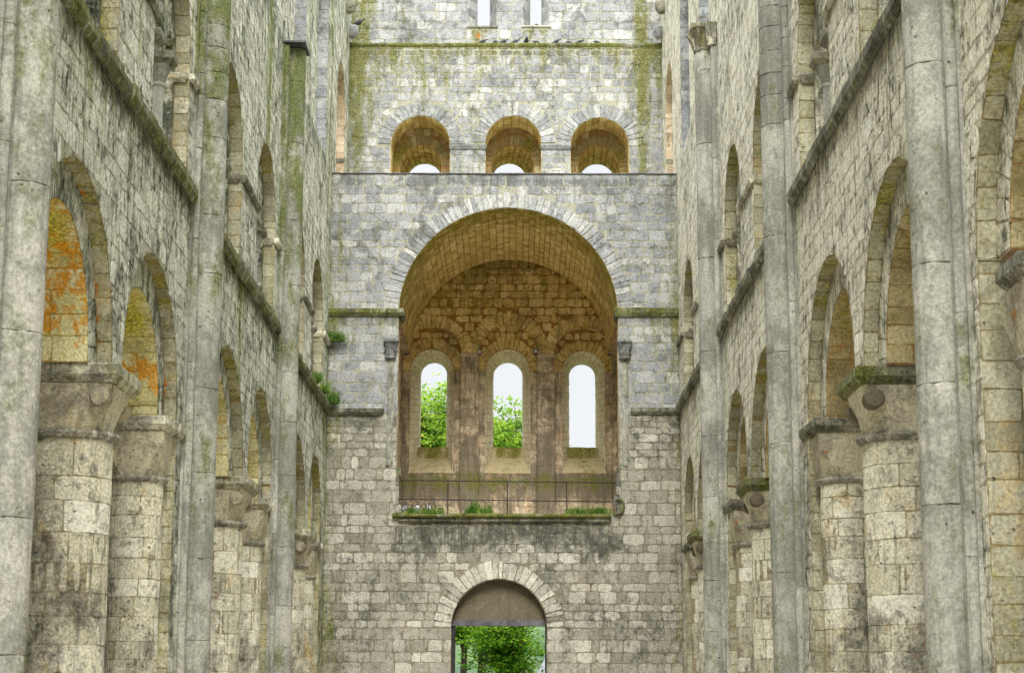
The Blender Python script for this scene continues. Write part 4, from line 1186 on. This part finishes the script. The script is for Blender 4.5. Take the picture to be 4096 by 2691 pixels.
# ------------------------------------------------------------------ plants on the masonry
def weed(name, label, x, y, z, w, h, n, cat='plant', group=None, curl=.5, depth=.12, dry=0.):
    t = thing(name, label, cat, (x, y, z), group)
    g = Geo()
    for i in range(n):
        bx = x + rng.normal(0, w * .35); by = y + rng.uniform(-depth, depth) * .6
        L = h * rng.uniform(.45, 1.1); a = rng.uniform(0, 2 * PI); lean = rng.uniform(.05, curl)
        k = np.linspace(0, 1, 5)
        px = bx + L * lean * k ** 1.6 * math.cos(a); py = by + L * lean * .7 * k ** 1.6 * math.sin(a) - .02; pz = z + L * (k - .25 * lean * k ** 2)
        tn = rng.uniform(0, 1) * (1 - dry) + dry * .9
        V, F = [], []
        for q in range(5):
            ww_ = .012 * (1 - k[q] * .8)
            V += [(px[q] - ww_, py[q], pz[q]), (px[q] + ww_, py[q] + .004, pz[q])]
        for q in range(4): F.append((2 * q, 2 * q + 1, 2 * q + 3, 2 * q + 2))
        g.add(V, F, tn)
        # leaflets along the stem
        V, F = [], []
        for q in range(1, 5):
            for s_ in (-1, 1):
                l = h * .22 * (1.1 - k[q]) + .02; aa = a + s_ * rng.uniform(.8, 1.8)
                c = np.array([px[q], py[q], pz[q]]); d = np.array([math.cos(aa) * l, math.sin(aa) * l * .6, rng.uniform(-.2, .4) * l]); s2 = np.array([0, .01, l * .28])
                b = len(V); V += [c, c + d * .5 + s2, c + d, c + d * .5 - s2]; F.append((b, b + 1, b + 2, b + 3))
        g.add(V, F, np.clip(tn + rng.normal(0, .15), 0, 1))
    g.build('foliage', M['weed'], t, smooth=False)
    for i in range(3):
        g = Geo()
        bx = x + (i - 1) * w * .25
        tube(g, [(bx, y, z - .005), (bx + rng.normal(0, .02), y, z + h * .35)], .006, 4)
        g.build('stem', M['twig'], t)
weed('fern', 'green fern growing from the upper left corner between the green wall and west wall', -WL + .26, D - .22, 10.75, .38, .38, 90, 'fern', curl=1.1, depth=.2)
weed('weed', 'leafy weed on the left string course near the corner, brightest of the three there', -WL + .1, 52.0, 8.86, .2, .36, 60, curl=.9, depth=.5)
weed('weed', 'straggly yellowing weed low on the left string course, between two greener ones', -WL + .12, 53.8, 8.86, .2, .36, 50, curl=.9, depth=.5, dry=.6)
weed('weed', 'weed in the corner above the left lower moulding of the west wall', -WL + .2, D - .3, 8.86, .3, .42, 70, curl=.8, depth=.3)
for k, (x, w, h, n, dr, lb) in enumerate(((-2.5, .55, .24, 80, .35, 'low weeds beside the floodlights on the recess ledge'), (-1.3, .3, .42, 40, .1, 'sparse tall weed sprigs left of the central railing post'),
        (-.9, .25, .3, 30, .2, 'small sprig of weed close to the left inner pilaster'), (1.75, .45, .22, 80, .3, 'low green weeds right of the last railing post'),
        (2.3, .5, .24, 120, .25, 'dense green weeds at the right end of the recess ledge'), (-3.1, .3, .22, 40, .3, 'thin weeds under the curled iron'))):
    weed('weed', lb, x, D - .02, 5.62, w, h, n, group='weeds along the recess ledge', dry=dr, depth=.1)

# ------------------------------------------------------------------ outside: ground, hill, house, trees
g = Geo()
grid(g, lambda u, v, hh: np.stack([u, v, GZ + hh + 0 * u], 1), -900, 900, -200, 1500, 60, 60, mort=0)
n = NT('grass_and_gravel')
P = n.n('ShaderNodeNewGeometry').outputs['Position']
f1 = n.noise(.2, 5, .6, P); f2 = n.noise(20, 3, .6, P)
c = n.mix(n.step(f1, .4, .6), (.05, .09, .02), (.08, .11, .03))
c = n.mix(n.step(f2, .3, .7, 0, .4), c, (.03, .05, .012))
tag(g.build('ground', n.finish(c, .95, f2, .4, .02)), 'green lawn spreading beyond the ruin', 'ground', kind='structure')
g = Geo()
fh = lambda u, v, hh: np.stack([u, 330 + v * 300, GZ - 1 + (52 + 9 * np.sin(u * .011 + 1) + 5 * np.sin(u * .037) + 1.6 * np.sin(u * .31) * np.sin(v * 60)) * np.sin(np.clip(v, 0, 1) * PI / 2) + hh], 1)
grid(g, fh, -500, 500, 0, 1, 260, 60, mort=0, noise=.8)
n = NT('wooded_hill')
P = n.n('ShaderNodeNewGeometry').outputs['Position']
f1 = n.noise(.12, 5, .7, P)
c = n.mix(n.step(f1, .35, .65), (.03, .06, .035), (.085, .13, .055))
tag(g.build('hill', n.finish(c, .95, f1, .9, 2.0)), 'wooded hill beyond the trees', 'hill', kind='structure')
n = NT('pale_gravel')
P = n.n('ShaderNodeNewGeometry').outputs['Position']
f1 = n.noise(1.2, 5, .6, P); f2 = n.noise(40, 3, .6, P)
c = n.mix(n.step(f1, .35, .65), (.46, .42, .34), (.58, .54, .45))
c = n.mix(n.step(f2, .3, .7, 0, .5), c, (.34, .31, .25))
g = Geo(); grid(g, lambda u, v, hh: np.stack([u, v, GZ + .006 + hh + 0 * u], 1), -14, 13, -12, 66, 12, 24, mort=0)
tag(g.build('gravel_floor', n.finish(c, .95, f2, .4, .02)), 'pale gravel floor of the nave', 'floor', kind='structure')
# house with a pale slate roof seen low right through the portal
hs = thing('house', 'pale slate roof of a house low on the right through the portal', 'house', (4.6, 140, GZ))
g = Geo(); box(g, 1.2, 12, 136, 145, GZ, 1.0); g.build('wall', M['plaster'], hs, smooth=False)
g = Geo()
R = [np.array([(.6, 135.2, .9), (12.6, 135.2, .9), (12.6, 146, .9), (.6, 146, .9)]), np.array([(2.6, 139.8, 4.6), (10.6, 139.8, 4.6), (10.6, 140.2, 4.6), (2.6, 140.2, 4.6)])]
loft(g, R); g.build('roof', M['slate'], hs, smooth=False)

def tree(name, label, x, y, trunks, h, crown_c, crown_r, nleaf, mat, leaf=.12, seed=1, group='trees beyond the west wall', sp=(.3, .75), boughs=26):
    r = np.random.default_rng(seed)
    t = thing(name, label, 'tree', (x, y, GZ), group)
    g = Geo()
    tips = []
    for tx, ty, tr in trunks:
        zs = np.linspace(GZ, h * .8, 9)
        pts = np.stack([x + tx + .12 * np.sin(zs * .5 + tx), np.full(9, y + ty), zs], 1)
        tube(g, pts, tr * (1 - .75 * (zs - GZ) / (h * .8 - GZ)), 9)
    g.build('trunk', M['bark'], t)
    gb = Geo(); cc = np.array(crown_c); cr = np.array(crown_r)
    for k in range(boughs):
        d = r.normal(0, 1, 3); d /= np.linalg.norm(d); d[2] = d[2] * .9
        tip = cc + d * cr * r.uniform(.6, 1.0)
        tx = trunks[k % len(trunks)]
        z0 = max(GZ + 2.2, min(tip[2] - abs(tip[0] - x) * .5 - .6, h * .7))
        p0 = np.array([x + tx[0], y + tx[1], z0])
        q = np.linspace(0, 1, 7)[:, None]
        pts = p0 + (tip - p0) * q + np.array([0, 0, .5]) * np.sin(q * PI) * r.uniform(.2, 1) + r.normal(0, .08, (7, 3)) * q
        tube(gb, pts, np.linspace(.075, .012, 7) * r.uniform(.6, 1.2), 5)
        for m in range(5):
            tips.append(pts[-1 - m // 2] + r.normal(0, .35, 3))
            e = pts[3 + m // 2] + r.normal(0, .5, 3) * cr / cr.max()
            tube(gb, [pts[3 + m // 2], (pts[3 + m // 2] + e) / 2 + r.normal(0, .05, 3), e], .012, 4)
            tips.append(e)
    gb.build('branches', M['bark'], t)
    tips = np.array(tips)
    # leaf sprays: flat-ish clusters of small leaves around bough tips
    nt = len(tips); per = max(1, nleaf // nt)
    P = []; T = []
    tc = r.uniform(0, 1, nt)
    for tip, c in zip(tips, tc):
        m = int(per * r.uniform(.4, 1.7)); s_ = r.uniform(*sp)
        nsub = 6; sub = tip + r.normal(0, 1, (nsub, 3)) * np.array([s_, s_, s_ * .35])
        w = sub[r.integers(0, nsub, m)] + r.normal(0, 1, (m, 3)) * np.array([.2, .2, .07])
        P.append(w); T.append(np.clip(.25 + c * .35 + r.normal(0, .13, m) + (w[:, 2] - tip[2]) * .45, 0, .93) + (r.random(m) < .05) * .07)
    P = np.concatenate(P); T = np.concatenate(T); m = len(P)
    a = r.normal(0, 1, (m, 3)); a[:, 2] *= .4; a /= np.linalg.norm(a, axis=1)[:, None]
    b = np.cross(a, r.normal(0, 1, (m, 3)) * .5 + np.array([0, 0, 1])); b /= np.linalg.norm(b, axis=1)[:, None]
    L = leaf * r.uniform(.6, 1.2, (m, 1))
    V = np.stack([P - a * L * .5, P + b * L * .36, P + a * L * .5, P - b * L * .36], 1).reshape(-1, 3)
    F = np.arange(4 * m).reshape(m, 4)
    g = Geo(); g.add(V, F, T)
    g.build('crown', mat, t, smooth=False)
    return t
tree('leafy_tree', 'tall bright green tree seen through the left tall window', -4.6, 86, [(0, 0, .3)], 15, (-4.4, 86, 11.6), (2.6, 2.2, 4.0), 42000, M['lime'], .17, 3, boughs=44)
tree('leafy_tree', 'rounded yellow-green treetop in the lower half of the middle tall window', .0, 90, [(0, 0, .28)], 14, (-.5, 90, 11.3), (2.1, 2.2, 3.4), 42000, M['lime'], .17, 4, boughs=44)
tree('maple_tree', 'twin-trunked dark maple at the left inside the portal', -2.35, 82, [(0, 0, .2), (.75, .3, .26)], 9.5, (-2.2, 81, 4.6), (1.5, 1.6, 2.4), 11000, M['maple'], .17, 5, sp=(.15, .4), boughs=20)
tree('maple_tree', 'small maple spreading layered boughs across the middle of the portal', -.75, 76, [(0, 0, .07), (.35, .1, .05)], 6, (-.3, 76, 2.9), (1.5, 1.3, 1.9), 10500, M['maple'], .15, 8, sp=(.14, .36), boughs=30)
